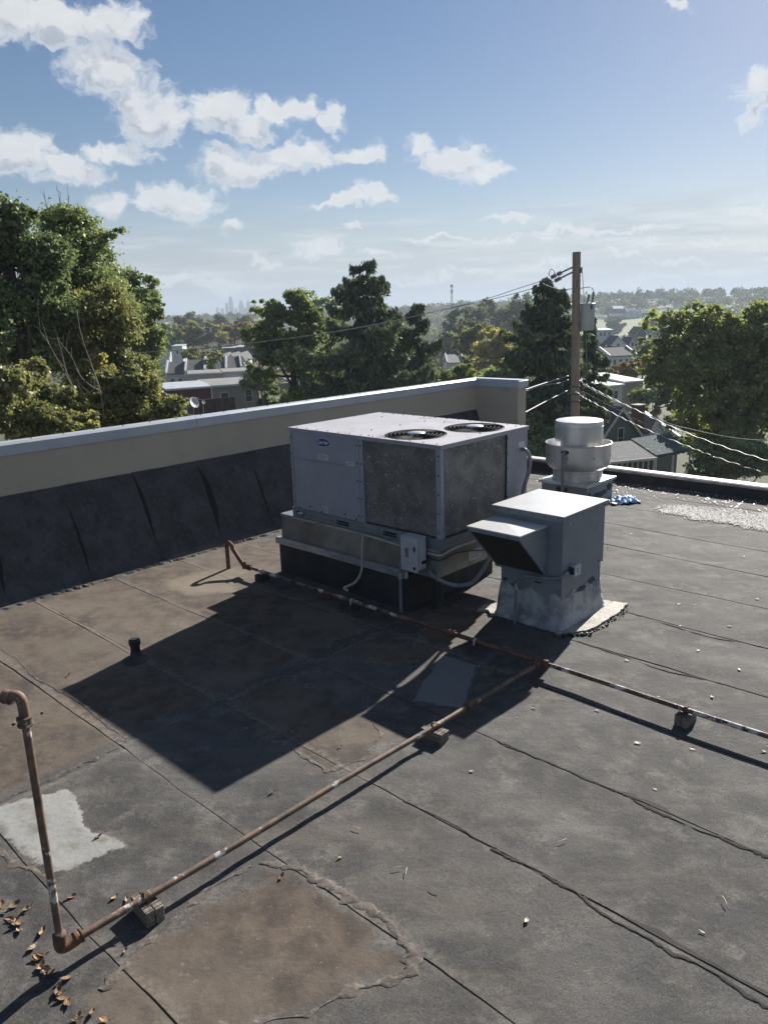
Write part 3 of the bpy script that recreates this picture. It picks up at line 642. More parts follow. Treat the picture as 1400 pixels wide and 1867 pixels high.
# ------------------------------------------------------------------ low roof edge at the back
edg = thing('roof_edge', 'low black upstand with bright metal strip along the far roof edge', 'roof edge', rw(-8.38, 12.72, 0), YAW)
mb = MB(); L_ = 12.3
mb.prism([(0, -.03, -.04), (0, .0, .02), (0, .012, .19), (0, .20, .20), (0, .20, -.3), (0, -.03, -.3)], (L_, 0, 0)); obj('upstand', mb, MT['black_membrane'], edg)
for i in range(4):
    mb = MB(); mb.prism([(i * 3.07 + .002, -.008, .165), (i * 3.07 + .002, -.008, .205), (i * 3.07 + .002, .03, .222), (i * 3.07 + .002, .235, .215), (i * 3.07 + .002, .235, .09), (i * 3.07 + .002, .228, .09), (i * 3.07 + .002, .205, .198), (i * 3.07 + .002, .01, .2), (i * 3.07 + .002, .003, .165)], (3.066, 0, 0))
    obj('metal_strip', mb, MT['edge_metal'], edg)

# ------------------------------------------------------------------ rooftop air-conditioning unit
RO = rw(-6.994, 5.758, 0)
def rl(p): d = np.asarray(p) - RO; return (float(d @ A), float(d @ B), float(d[2]))       # world -> unit frame
rtu = thing('rooftop_unit', 'large grey rooftop air conditioner with two fans and louvred coils', 'air conditioner', RO, YAW)
LX, LY, ZT = 2.27, 1.515, 1.81
obj('core', MB().box(.03, LX - .035, .035, LY - .03, .80, 1.48), MT['dark_gap'], rtu)
# lid with two round openings
FANS = [(1.63, .375, .325), (1.865, 1.085, .325)]
bm = bmesh.new()
def loop(pts):
    vs = [bm.verts.new(p) for p in pts]; return [bm.edges.new((vs[i], vs[(i + 1) % len(vs)])) for i in range(len(vs))]
x0, x1, y0, y1 = -.012, LX + .012, -.012, LY + .012
es = loop([(x0, y0, ZT), (x1, y0, ZT), (x1, y1, ZT), (x0, y1, ZT)])
for cx, cy, r in FANS: es += loop([(cx + r * math.cos(2 * math.pi * k / 48), cy + r * math.sin(2 * math.pi * k / 48), ZT) for k in range(48)])
bmesh.ops.triangle_fill(bm, use_beauty=True, use_dissolve=False, edges=es)
for f in bm.faces:
    if f.normal.z < 0: f.normal_flip()
me = bpy.data.meshes.new('lid'); bm.to_mesh(me); bm.free()
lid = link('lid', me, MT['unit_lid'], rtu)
mb = MB()
for (a0, a1, b0, b1) in ((x0, x1, y0, y0 + .004), (x0, x1, y1 - .004, y1), (x0, x0 + .004, y0 + .004, y1 - .004), (x1 - .004, x1, y0 + .004, y1 - .004)):
    mb.box(a0, a1, b0, b1, ZT - .042, ZT - .001)
obj('rim', mb, MT['unit_paint'], lid)
mb = MB()
for k in range(13):
    for yy in (.03, LY - .03):
        mb.cyl((.1 + k * .175, yy, ZT), (.1 + k * .175, yy, ZT + .006), .008, .007, 8)
for p in ((1.0, .35), (1.02, .8), (1.05, 1.2), (1.3, 1.25), (2.15, .8), (2.18, 1.42), (1.25, .05), (.35, 1.2)):
    mb.cyl((p[0], p[1], ZT), (p[0], p[1], ZT + .007), .009, .008, 8)
obj('screws', mb, MT['screw'], lid)['kind'] = 'stuff'
for cx, cy, r in FANS:
    mb = MB(); mb.lathe([(r, -.30), (r, 0), (r + .010, .003), (r + .002, .006), (r - .012, .003), (r - .012, -.30)], 48, (cx, cy, ZT))
    sh = obj('fan_shroud', mb, MT['screw'], rtu, True)
    mb = MB()
    for rr_ in (.09, .135, .18, .225, .27, .31):
        ring = [(cx + rr_ * math.cos(2 * math.pi * k / 40), cy + rr_ * math.sin(2 * math.pi * k / 40), ZT + .009 + .012 * (1 - rr_ / r)) for k in range(41)]
        mb.tube(ring, .0024, 5, False)
    for k in range(64):
        a_ = 2 * math.pi * k / 64; r0 = .09 if k % 4 == 0 else .2
        mb.tube([(cx + q * math.cos(a_), cy + q * math.sin(a_), ZT + .006 + .012 * (1 - q / r)) for q in (r0, (r0 + r) / 2, r + .004)], .0022, 4, False)
    obj('grille', mb, MT['screw'], sh)
    mb = MB().lathe([(.001, .030), (.08, .029), (.098, .022), (.1, .012), (.001, .012)], 24, (cx, cy, ZT)); obj('motor_plate', mb, MT['galv_bright'], sh, True)
    mb = MB()
    for k in range(4):
        m4 = Matrix.Translation((cx, cy, ZT - .1)) @ Matrix.Rotation(k * math.pi / 2 + cx, 4, 'Z') @ Matrix.Rotation(.5, 4, 'X')
        mb.box(.05, .30, -.085, .085, -.003, .003, 0, m4)
    mb.cyl((cx, cy, ZT - .16), (cx, cy, ZT - .05), .07, .06, 16)
    obj('fan_blades', mb, MT['dark_gap'], sh)
# front: panels, posts, coil
obj('access_panel', MB().box(.042, 1.083, 0, .03, 1.462, 1.768, .003), MT['unit_paint'], rtu)
lowp = obj('access_panel', MB().box(.042, 1.083, .002, .03, .852, 1.447, .003), MT['unit_paint'], rtu)
obj('handle_lip', MB().box(.05, 1.075, -.008, .004, 1.449, 1.461), MT['unit_paint'], lowp)
for (a0, a1) in ((0, .038), (1.087, 1.138), (1.143, 1.196), (2.207, LX)):
    p = obj('corner_post', MB().box(a0, a1, -.004, .045, .852, 1.768, .004), MT['unit_paint'], rtu)
    mb = MB()
    for k in range(5): mb.cyl(((a0 + a1) / 2, -.009, .92 + k * .195), ((a0 + a1) / 2, -.003, .92 + k * .195), .009, n=8)
    obj('screws', mb, MT['screw'], p)['kind'] = 'stuff'
obj('condenser_coil', MB().box(1.198, 2.205, .014, .05, .868, 1.766), MT['coil'], rtu)
# right side
obj('condenser_coil', MB().box(LX - .05, LX - .014, .048, 1.112, .868, 1.766), MT['coil'], rtu)
obj('corner_post', MB().box(LX - .045, LX + .003, .0455, .0475, .852, 1.768), MT['unit_paint'], rtu)
sp = obj('side_panel', MB().box(LX - .035, LX, 1.118, LY, .852, 1.768, .003), MT['unit_paint'], rtu)
obj('corner_post', MB().box(LX - .04, LX + .004, 1.1125, 1.1175, .852, 1.768), MT['dark_gap'], rtu)
obj('sticker', MB().box(LX, LX + .002, 1.34, 1.46, 1.585, 1.65), MT['sticker'], sp)
mb = MB()
for k in range(6): mb.cyl((LX + .004, 1.135, .92 + k * .16), (LX - .002, 1.135, .92 + k * .16), .008, n=8)
obj('screws', mb, MT['screw'], sp)['kind'] = 'stuff'
obj('back_panel', MB().box(.0, LX, LY - .028, LY, .853, 1.767), MT['unit_paint'], rtu)
obj('side_panel', MB().box(0, .03, .046, LY - .03, .853, 1.767), MT['unit_paint'], rtu)
# base rail with lifting pockets
mb = MB(); e = .012
xs = [-e, .75, .95, 1.47, 1.67, LX + e]
for i in range(5):
    if i in (1, 3):
        mb.box(xs[i], xs[i + 1], -e, .03, .815, .852); mb.box(xs[i], xs[i + 1], -e, .03, .742, .765)
    else: mb.box(xs[i], xs[i + 1], -e, .03, .742, .852)
mb.box(LX - .02, LX + e, .03, .9, .742, .852); mb.box(LX - .02, LX + e, .9, 1.08, .815, .852); mb.box(LX - .02, LX + e, .9, 1.08, .742, .765); mb.box(LX - .02, LX + e, 1.08, LY + e, .742, .852)
mb.box(-e, .02, .03, LY + e, .742, .852); mb.box(.02, LX - .02, LY - .02, LY + e, .742, .852)
rail = obj('base_rail', mb, MT['rail'], rtu)
mb = MB(); mb.box(-e - .004, LX + e + .004, -e - .006, -e - .001, .79, .797)
mb.box(LX + e + .001, LX + e + .006, 0, LY, .80, .807); mb.box(LX + e + .001, LX + e + .012, 0, LY, .846, .853)
obj('fold', mb, MT['rail'], rail)
obj('drain_hole', MB().cyl((.085, -e - .004, .80), (.085, .0, .80), .024, n=14), MT['dark_gap'], rail)
obj('drain_hole', MB().cyl((.17, -e - .004, .795), (.17, .0, .795), .026, n=14), MT['dark_gap'], rail)
obj('drain_stub', MB().cyl((.13, -.05, .805), (.185, -.018, .805), .012, n=10), MT['white_worn'], rail)
mb = MB()
for (q, z_) in ((.30, .90), (.5, .868), (.88, .90), (1.06, .87), (.11, .865)): mb.cyl((q, -.006, z_), (q, .004, z_), .009, n=8)
obj('screws', mb, MT['screw'], lowp)['kind'] = 'stuff'
# badge with the maker's name, stickers
def oval(cx, cz, a_, c_, y0, y1, n=36):
    return MB().prism([(cx + a_ * math.cos(2 * math.pi * k / n), y0, cz + c_ * math.sin(2 * math.pi * k / n)) for k in range(n)], (0, y1 - y0, 0))
bd = obj('badge', oval(.575, 1.682, .122, .050, -.005, .002), MT['logo_white'], rtu); bd['label'] = 'blue oval maker badge with white lettering'
obj('badge_face', oval(.575, 1.682, .115, .044, -.008, -.0045), MT['logo_blue'], bd)
cu_ = bpy.data.curves.new('lettering', 'FONT'); cu_.body = 'Carrier'; cu_.size = .064; cu_.shear = .28; cu_.align_x = 'CENTER'; cu_.align_y = 'CENTER'; cu_.extrude = .001; cu_.offset = .0012
to = bpy.data.objects.new('lettering', cu_); COL.objects.link(to); dg = bpy.context.evaluated_depsgraph_get()
tm = bpy.data.meshes.new_from_object(to.evaluated_get(dg)); bpy.data.objects.remove(to)
tm.transform(Matrix.Translation((.573, -.0095, 1.684)) @ Matrix.Rotation(math.pi / 2, 4, 'X'))
link('lettering', tm, MT['logo_white'], bd)
for (cx, cz, ww, hh, nl) in ((.563, 1.515, .165, .058, 3), (1.0, 1.484, .135, .05, 2), (.56, .905, .085, .075, 4)):
    st = obj('sticker', MB().box(cx - ww / 2, cx + ww / 2, -.003, .001, cz - hh / 2, cz + hh / 2), MT['sticker'], rtu)
    mb = MB()
    for k in range(nl):
        z_ = cz + hh / 2 - hh * (k + 1) / (nl + 1); mb.box(cx - ww * .42, cx + ww * (.42 - .1 * (k % 2)), -.0045, -.0025, z_ - .0035, z_ + .0035)
    obj('print', mb, MT['print'], st)

# ------------------------------------------------------------------ roof curb and sheet-metal adapter under the unit
cur = thing('roof_curb', 'galvanised curb adapter on black roof curb carrying the air conditioner', 'roof curb', RO, YAW)
obj('curb', MB().box(-.26, 1.82, -.055, 1.5, -.06, .385, .006), MT['black_membrane'], cur)
mb = MB(); bt = [(-.215, -.045), (2.235, -.045), (2.235, 1.54), (-.215, 1.54)]; tp = [(-.205, -.022), (2.255, -.022), (2.255, 1.53), (-.205, 1.53)]
mb.add([(x, y, .445) for x, y in bt] + [(x, y, .738) for x, y in tp], [(0, 1, 5, 4), (1, 2, 6, 5), (2, 3, 7, 6), (3, 0, 4, 7), (0, 3, 2, 1), (4, 5, 6, 7)])
obj('adapter', mb, MT['galv'], cur)
fl = MB(); fl.box(-.285, 1.85, -.088, -.05, .372, .452, .003); fl.box(-.285, -.218, -.049, 1.56, .372, .449, .003)
obj('flange', fl, MT['galv_bright'], cur)
fl = MB(); fl.box(-.222, 2.262, -.03, -.0235, .715, .744); fl.box(-.225, -.2065, -.023, 1.54, .72, .7445); fl.box(-.206, .0, -.0225, 1.54, .7395, .7435)
obj('lip', fl, MT['galv_bright'], cur)
st = obj('sticker', MB().box(2.243, 2.2475, .48, .69, .50, .61), MT['sticker'], cur)
mb = MB()
for k in range(5): mb.box(2.247, 2.249, .50, .67 - .03 * (k % 2), .59 - k * .018 - .003, .59 - k * .018 + .003)
obj('print', mb, MT['print'], st)
obj('duct_stub', MB().cyl((2.0, .25, -.02), (2.0, .25, .445), .06, n=20), MT['black_membrane'], cur)

# ------------------------------------------------------------------ disconnect box and the lines around the unit
dis = thing('disconnect_box', 'grey electrical disconnect box on the corner of the air conditioner', 'electrical box', RO, YAW)
obj('case', MB().box(1.885, 2.10, -.175, -.047, .535, .865, .004), MT['box_grey'], dis)
mb = MB(); mb.box(1.878, 2.106, -.182, -.045, .866, .876, .002); obj('cap', mb, MT['box_grey'], dis)
dr = obj('door', MB().box(1.880, 2.104, -.186, -.1765, .515, .864, .003), MT['box_grey'], dis)
mb = MB().box(1.905, 2.045, -.190, -.1855, .60, .84, .003); obj('panel', mb, MT['box_grey'], dr)
obj('label_plate', MB().box(1.945, 1.99, -.192, -.1905, .66, .76), MT['conduit_grey'], dr)
obj('warning_label', MB().prism([(2.065, -.188, .80), (2.088, -.188, .76), (2.065, -.188, .72), (2.042, -.188, .76)], (0, .0015, 0)), mat('warning', (.16, .06, .05), (.10, .05, .05), 30, .6), dr)
obj('hasp', MB().box(2.05, 2.08, -.196, -.1865, .545, .575, .003), MT['dark_gap'], dr)
obj('switch_lever', MB().box(2.101, 2.125, -.13, -.075, .60, .63, .003), MT['dark_gap'], dis)
obj('side_cover', MB().box(2.1015, 2.112, -.16, -.06, .56, .85, .002), MT['box_grey'], dis)

def line(name, label, pts, r, m, n=8, cat='conduit', sm=10):
    q = smooth_path(pts, sm); o = np.array(q[0])
    mb = MB().tube(q, r, n); ob = obj(name, mb, m, None, True, org=o); ob.location = [float(c) for c in o]
    return tag(ob, label, cat)
def wl(x, y, z): return tuple(RO + A * x + B * y + np.array([0, 0, z]))
VF = 5.758
gp = ground(634, 1077, .12)
line('drain_tube', 'beige tube dropping from the unit base to the gas pipe', [wl(1.9, -.06, .70), wl(1.6, -.06, .72), wl(1.27, -.065, .735), wl(1.225, -.07, .70), wl(1.215, -.085, .55), wl(1.21, -.10, .33), wl(1.16, -.16, .2), wl(1.05, -.22, .13), tuple(gp)], .014, MT['conduit_beige'], 8, 'tube')
pA = [onv(751, 1014, VF - .09), onv(738, 1016, VF - .1), onv(731, 1028, VF - .11), onv(729.5, 1048, VF - .11)]
o_ = thing('flexible_conduit', 'grey conduit from the left of the disconnect box down to the roof', 'conduit', pA[-1] * np.array([1, 1, 0]))
org = np.array(o_.location)
obj('flexible_hose', MB().tube(smooth_path(pA, 8), .019, 10), MT['conduit_grey'], o_, True, org)
pe = pA[-1]; obj('connector', MB().cyl(pe + np.array([0, 0, .03]), pe - np.array([0, 0, .04]), .028, n=12), MT['galv_bright'], o_, 'auto', org)
obj('rigid_pipe', MB().cyl(pe - np.array([0, 0, .03]), (pe[0], pe[1], -.02), .017, n=12), MT['conduit_grey'], o_, 'auto', org)
line('flexible_conduit', 'thick grey conduit looping from under the disconnect box toward the intake hood',
     [onv(q[0], q[1], v_) for q, v_ in (((783, 1040), 5.68), ((786, 1047), 5.69), ((801, 1058), 5.75), ((823, 1066), 5.83), ((845, 1067), 5.93), ((862, 1061), 6.03), ((877, 1044), 6.15), ((889, 1022), 6.28), ((897, 1008), 6.38), ((905, 1000), 6.45))], .022, MT['conduit_grey'], 10)
def onu(px, py, u):
    d = ray(px, py); return EYE + d * ((u - EYE @ A) / (d @ A))
line('drain_tube', 'beige tube running right along the side of the unit base', [wl(2.12, -.045, .70), wl(2.28, -.03, .70)] + [onu(q[0], q[1], -4.69) for q in ((820, 1004), (838, 996), (855, 990), (871, 984))] + [wl(2.285, .95, .74)], .013, MT['conduit_beige'], 8, 'tube')
line('cable', 'thin black cable along the galvanised adapter side', [wl(2.11, -.06, .66), wl(2.27, -.04, .65)] + [onu(q[0], q[1], -4.72) for q in ((830, 1009), (860, 1004), (887, 1001))] + [wl(2.26, 1.0, .66)], .006, MT['dark_gap'], 6, 'cable')
cpz = [onu(q[0], q[1], u_) for q, u_ in (((953, 820), -4.715), ((957, 820), -4.67), ((964, 828), -4.64), ((966, 843), -4.63), ((963, 863), -4.63), ((956, 886), -4.64), ((952, 905), -4.66), ((950, 920), -4.67))]
line('flexible_conduit', 'grey conduit hanging on the far right panel of the air conditioner', cpz, .021, MT['conduit_grey'], 10)

# ------------------------------------------------------------------ intake hood unit
HO = rw(-4.41, 6.22, 0)
hd = thing('intake_hood', 'grey sheet-metal air intake with sloped hood and pyramid lid coloured pale as if sunlit', 'air intake', HO, YAW)
obj('housing', MB().box(0, .78, 0, .81, .528, 1.135, .004), MT['hood_paint'], hd)
def crown(mb, x0, x1, y0, y1, z0, z1, zc):
    c_ = ((x0 + x1) / 2, (y0 + y1) / 2, zc)
    mb.add([(x0, y0, z0), (x1, y0, z0), (x1, y1, z0), (x0, y1, z0), (x0, y0, z1), (x1, y0, z1), (x1, y1, z1), (x0, y1, z1), c_],
           [(0, 1, 5, 4), (1, 2, 6, 5), (2, 3, 7, 6), (3, 0, 4, 7), (4, 5, 8), (5, 6, 8), (6, 7, 8), (7, 4, 8), (3, 2, 1, 0)]); return mb
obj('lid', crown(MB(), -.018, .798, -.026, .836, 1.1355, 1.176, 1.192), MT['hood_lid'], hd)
mb = MB(); e = .02
mb.box(-.021, .801, -.030, -.0262, 1.115, 1.174); mb.box(.7985, .802, -.026, .838, 1.115, 1.174)
obj('lid_rim', mb, MT['hood_paint'], hd)
mb = MB()
for k in range(6):
    mb.cyl((.04 + k * .14, -.033, 1.15), (.04 + k * .14, -.029, 1.15), .006, n=8); mb.cyl((.806, .05 + k * .14, 1.14), (.80, .05 + k * .14, 1.14), .006, n=8)
for p in ((.78, .17, 1.06), (.78, .3, .60), (.78, .7, .56), (.78, .03, .58)): mb.cyl((p[0] + .004, p[1], p[2]), (p[0] - .002, p[1], p[2]), .008, n=8)
obj('screws', mb, MT['screw'], hd)['kind'] = 'stuff'
obj('sticker', MB().box(.7805, .782, .135, .155, 1.055, 1.075), MT['sticker'], hd)
# hood
hx0, hx1, hy = .03, .612, -.475
mb = MB(); t_ = .006
for xa in (hx0, hx1 - t_): mb.prism([(xa, -.003, 1.05), (xa, hy, 1.05), (xa, hy, 1.02), (xa, -.003, .546)], (t_, 0, 0))
mb.box(hx0 + t_, hx1 - t_, hy, hy + t_, 1.02, 1.05)
hood = obj('hood', mb, MT['hood_paint'], hd)
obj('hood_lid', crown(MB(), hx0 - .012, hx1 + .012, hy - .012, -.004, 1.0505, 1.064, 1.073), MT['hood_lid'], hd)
n_ = Vector((0, -(1.02 - .546), -(-.003 - hy) )).normalized()
mb = MB().prism([(hx0 + t_ + .002, -.012, .560), (hx1 - t_ - .002, -.012, .560), (hx1 - t_ - .002, hy + .012, 1.022), (hx0 + t_ + .002, hy + .012, 1.022)], (0, .012, .012)); obj('filter', mb, MT['filter'], hd)
mb = MB(); fr = [(hx0, -.003, .546), (hx1, -.003, .546), (hx1, hy, 1.02), (hx0, hy, 1.02)]
for i in range(4): mb.tube([fr[i], fr[(i + 1) % 4]], .010, 4)
obj('hood_frame', mb, MT['hood_paint'], hd)
# curb, coated flashing and apron
cb = obj('curb', MB().box(.062, .765, .03, .785, -.05, .5275), MT['hood_paint'], hd)
mb = MB(); rr = random.Random(8); NS = 72; ring = []
def rect_pt(t, o):
    x0, x1, y0, y1 = .062 - o, .765 + o, .03 - o, .785 + o
    w_, h_ = x1 - x0, y1 - y0; s_ = t * 2 * (w_ + h_)
    if s_ < w_: return (x0 + s_, y0)
    s_ -= w_
    if s_ < h_: return (x1, y0 + s_)
    s_ -= h_
    if s_ < w_: return (x1 - s_, y1)
    return (x0, y1 - (s_ - w_))
lv = [(.335, .004), (.26, .010), (.18, .016), (.10, .024), (.05, .036), (.02, .056), (-.03, .06)]
for li, (z_, o_f) in enumerate(lv):
    for k in range(NS):
        x_, y_ = rect_pt(k / NS, o_f + (.006 * math.sin(k * 1.7 + li) if li > 0 else .0) + .006 * rr.random() * (li > 0))
        ring.append((x_, y_, z_ + (.03 * math.sin(k * .9) + .018 * rr.random() if li == 0 else 0)))
fs = [(i * NS + k, i * NS + (k + 1) % NS, (i + 1) * NS + (k + 1) % NS, (i + 1) * NS + k) for i in range(len(lv) - 1) for k in range(NS)]
mb.add(ring, fs); obj('flashing', mb, MT['silver_coat'], hd, True)
ap = [rl_ for rl_ in ((.80, -.10), (.90, .03), (.985, .16), (1.0, .4), (.995, .8), (.96, 1.05), (.80, 1.0), (.65, .98), (.70, .5), (.72, 0))]
mb = MB(); top = [(x, y, .036) for x, y in ap]
cx_, cy_ = .82, .5; ringo = []
apn = []
for i in range(len(ap)):
    for k in range(6):
        t0 = k / 6; x_ = ap[i][0] * (1 - t0) + ap[(i + 1) % len(ap)][0] * t0; y_ = ap[i][1] * (1 - t0) + ap[(i + 1) % len(ap)][1] * t0
        apn.append((x_ + .02 * (rr.random() - .5), y_ + .03 * (rr.random() - .5)))
mb.prism([(x, y, -.01) for x, y in apn], (0, 0, .042)); obj('apron', mb, MT['silver_apron'], hd)
apl = [(-.16, -.08), (-.08, .0), (.0, -.07), (.07, -.02), (.06, .25), (-.08, .24), (-.2, .08)]
mb = MB().prism([(x, y, -.01) for x, y in apl], (0, 0, .038)); obj('apron', mb, MT['silver_apron'], hd)
mb = MB()                                # crumbs of roofing cement round the apron
for k in range(150):
    t0 = rr.random(); i = int(t0 * 4.6) ; f_ = t0 * 4.6 - i
    x_ = ap[i][0] * (1 - f_) + ap[i + 1][0] * f_ + rr.gauss(.025, .022); y_ = ap[i][1] * (1 - f_) + ap[i + 1][1] * f_ + rr.gauss(-.01, .02)
    s_ = .003 + .008 * rr.random(); m4 = Matrix.Translation((x_, y_, .018)) @ Matrix.Rotation(rr.random() * 6, 4, 'Z') @ Matrix.Rotation(rr.random(), 4, 'X')
    mb.box(-s_, s_, -s_ * .8, s_ * .8, -s_ * .6, s_ * .6, 0, m4)
cr_ = obj('cement_crumbs', mb, MT['tar'], hd); cr_['kind'] = 'stuff'
def blotch(mb, c, ax, ay, w_, h_, seed, th=.004, n=18):
    q = random.Random(seed); pts = []
    for k in range(n):
        a_ = 2 * math.pi * k / n; r_ = .55 + .5 * q.random(); pts.append(Vector(c) + Vector(ax) * (w_ * r_ * math.cos(a_)) + Vector(ay) * (h_ * r_ * math.sin(a_)))
    return mb.prism(pts, Vector(ax).cross(Vector(ay)) * th)
mb = MB(); blotch(mb, (.767, .42, .335), (0, 1, 0), (0, .25, 1), .17, .03, 2); obj('tar_patch', mb, MT['tar'], hd)
mb = MB(); blotch(mb, (.767, .6, .37), (0, 1, 0), (0, .1, 1), .09, .04, 3); obj('tar_patch', mb, MT['tar'], hd)
mb = MB(); blotch(mb, (.24, .027, .36), (1, 0, 0), (.3, 0, 1), .06, .025, 4, -.004); obj('tar_patch', mb, MT['tar'], hd)
mb = MB(); blotch(mb, (.11, .027, .40), (1, 0, 0), (0, 0, 1), .03, .02, 5, -.004); obj('tar_patch', mb, MT['tar'], hd)
mb = MB(); blotch(mb, (.50, .027, .45), (1, 0, 0), (0, 0, 1), .05, .012, 6, -.004); obj('tar_patch', mb, MT['tar'], hd)

jb = thing('junction_box', 'small grey junction box on the corner of the intake housing', 'electrical box', HO, YAW)
obj('case', MB().box(.783, .835, .14, .235, .56, .655, .006), MT['box_grey'], jb)
obj('cover', MB().box(.836, .846, .133, .242, .553, .662, .004), MT['sticker'], jb)
obj('outlet_flap', MB().box(.8465, .853, .165, .21, .58, .635, .003), MT['box_grey'], jb)
obj('box_side', MB().box(.79, .83, .11, .139, .575, .64, .003), MT['dark_gap'], jb)
pB = [onv(q[0], q[1], v_) for q, v_ in (((1036, 1044), 6.33), ((1030, 1047), 6.20), ((1017, 1055), 6.16), ((991, 1054), 6.15), ((960, 1051), 6.15), ((947, 1057), 6.15), ((941, 1068), 6.15))]
o_ = thing('flexible_conduit', 'grey conduit on the silver flashing feeding the intake junction box', 'conduit', pB[-1] * np.array([1, 1, 0])); org = np.array(o_.location)
q_ = smooth_path(pB, 12); obj('flexible_hose', MB().tube(q_, [.017 + .0018 * (i % 2) for i in range(len(q_))], 10), MT['conduit_grey'], o_, True, org)
pe = pB[-1]; obj('connector', MB().cyl(pe + np.array([0, 0, .03]), pe - np.array([0, 0, .045]), .024, n=12), MT['galv_bright'], o_, 'auto', org)
obj('rigid_pipe', MB().cyl(pe - np.array([0, 0, .03]), (pe[0] - .015, pe[1] - .02, -.02), .015, n=12), MT['conduit_grey'], o_, 'auto', org)

# ------------------------------------------------------------------ exhaust fan
FO = rw(-6.2, 11.02, 0)
ex = thing('exhaust_fan', 'round aluminium upblast exhaust fan on square grey curb', 'exhaust fan', FO, YAW)
obj('curb', MB().box(-.40, .40, -.42, .42, -.05, .335), MT['hood_paint'], ex)
obj('cap_plate', MB().box(-.44, .44, -.462, .462, .336, .382, .004), MT['aluminium'], ex)
obj('neck', MB().lathe([(.40, .383), (.40, .40), (.39, .402), (.39, .50), (.395, .505), (.395, .52), (.39, .525), (.39, .56)], 56), MT['aluminium'], ex, 'auto')
obj('bowl', MB().lathe([(.38, .55), (.41, .552), (.455, .575), (.49, .615), (.508, .66), (.512, .72), (.512, .945), (.52, .95), (.523, .958), (.52, .966), (.512, .968), (.506, .96), (.505, .72), (.49, .65), (.40, .60), (.37, .60)], 64), MT['aluminium'], ex, 'auto')
obj('motor_cover', MB().lathe([(.372, .62), (.372, 1.215), (.377, 1.218), (.377, 1.232), (.372, 1.236), (.372, 1.30), (.365, 1.315), (.33, 1.322), (.15, 1.335), (.001, 1.338)], 64), MT['aluminium'], ex, 'auto')
mb = MB()
for k in range(16):
    a_ = 2 * math.pi * k / 16 + .2
    if k % 2 == 0: mb.cyl((.510 * math.cos(a_), .510 * math.sin(a_), .78), (.518 * math.cos(a_), .518 * math.sin(a_), .78), .010, n=8)
    mb.cyl((.385 * math.cos(a_), .385 * math.sin(a_), .45), (.395 * math.cos(a_), .395 * math.sin(a_), .45), .008, n=8)
for sx in (-1, 1):
    for k in range(3): mb.cyl((sx * .42, -.4 + k * .4, .38), (sx * .42, -.4 + k * .4, .388), .012, n=8)
obj('screws', mb, MT['screw'], ex)['kind'] = 'stuff'
ca = math.atan2(-FO[1], -FO[0]) - YAW - .40        # the cable inlet faces the camera, a little to the left
ct = lambda r_, z_, da=0: (r_ * math.cos(ca + da), r_ * math.sin(ca + da), z_)
mb = MB()
for k in range(20):
    a_ = 2 * math.pi * k / 20; 
mb.prism([ct(.512, .875 + .032 * math.sin(2 * math.pi * k / 20), .13 * math.cos(2 * math.pi * k / 20)) for k in range(20)], tuple(.016 * x for x in (math.cos(ca), math.sin(ca), 0)))
obj('inlet_grommet', mb, MT['pvc_black'], ex)
obj('feed_conduit', MB().tube(smooth_path([ct(.50, .88), ct(.555, .87), ct(.585, .82), ct(.585, .70), ct(.58, .55), ct(.57, .36), ct(.57, .0)], 8), .026, 10), MT['conduit_grey'], ex, True)
obj('sticker', MB().prism([ct(.515, .86, -.22), ct(.515, .86, -.29), ct(.515, .79, -.29), ct(.515, .79, -.22)], tuple(.003 * x for x in (math.cos(ca), math.sin(ca), 0))), MT['sticker'], ex)
mb = MB(); blotch(mb, (-.03, -.421, .22), (1, 0, 0), (0, 0, 1), .12, .13, 12, -.005); obj('tar_patch', mb, MT['tar'], ex)
mb = MB(); blotch(mb, (.401, .0, .16), (0, 1, 0), (0, .2, 1), .3, .06, 14); obj('tar_patch', mb, MT['tar'], ex)
mb = MB(); blotch(mb, (.40, -.36, .12), (0, 1, 0), (0, 0, 1), .12, .12, 15, .02); obj('tar_patch', mb, MT['tar'], ex)
mb = MB(); blotch(mb, (.401, .3, .23), (0, 1, 0), (0, 0, 1), .12, .07, 16); obj('tar_patch', mb, MT['tar'], ex)
mb = MB(); rr = random.Random(4); k0 = []
for k in range(40):
    x_, y_ = (.42 + .22 * rr.random(), -.5 + .9 * rr.random()) if k % 2 else (-.3 + .9 * rr.random(), -.44 - .2 * rr.random())
    s_ = .015 + .03 * rr.random(); mb.box(-s_, s_, -s_, s_, -s_ * .5, s_ * .5, 0, Matrix.Translation((x_, y_, .02)) @ Matrix.Rotation(rr.random() * 6, 4, 'Z') @ Matrix.Rotation(rr.random(), 4, 'X'))
c_ = obj('cement_crumbs', mb, MT['tar'], ex); c_['kind'] = 'stuff'

# ------------------------------------------------------------------ gas pipe across the roof
PZ = .105
pm0 = np.array(uv(ground(452, 1031, PZ))); pj_ = np.array(uv(ground(985, 1209, PZ))); pr = np.array(uv(ground(1400, 1346, PZ)))
vm = float((pm0[1] + pj_[1] + pr[1]) / 3); uj = float(pj_[0]); us = float(pm0[0])
br = np.array(uv(ground(112, 1728, PZ))); ub, vb = float(br[0]), float(br[1])
GO = rw(us, vm, 0)
gas = thing('gas_pipe', 'rusty gas pipe with flaking white paint crossing the roof with a side branch', 'pipe', GO, YAW)
gl_ = lambda u, v, z: (u - us, v - vm, z)
PR = .0195
obj('main_run', MB().tube([gl_(us + .08 + (uj - us) * .62 * t / 12, vm + .004 * math.sin(t), PZ) for t in range(13)], PR, 14), MT['pipe_flaked'], gas, 'auto')
um = us + .08 + (uj - us) * .62
obj('main_run', MB().tube([gl_(um + (uj - um) * t / 6, vm, PZ) for t in range(7)], PR + .002, 14), MT['rust_steel'], gas, 'auto')
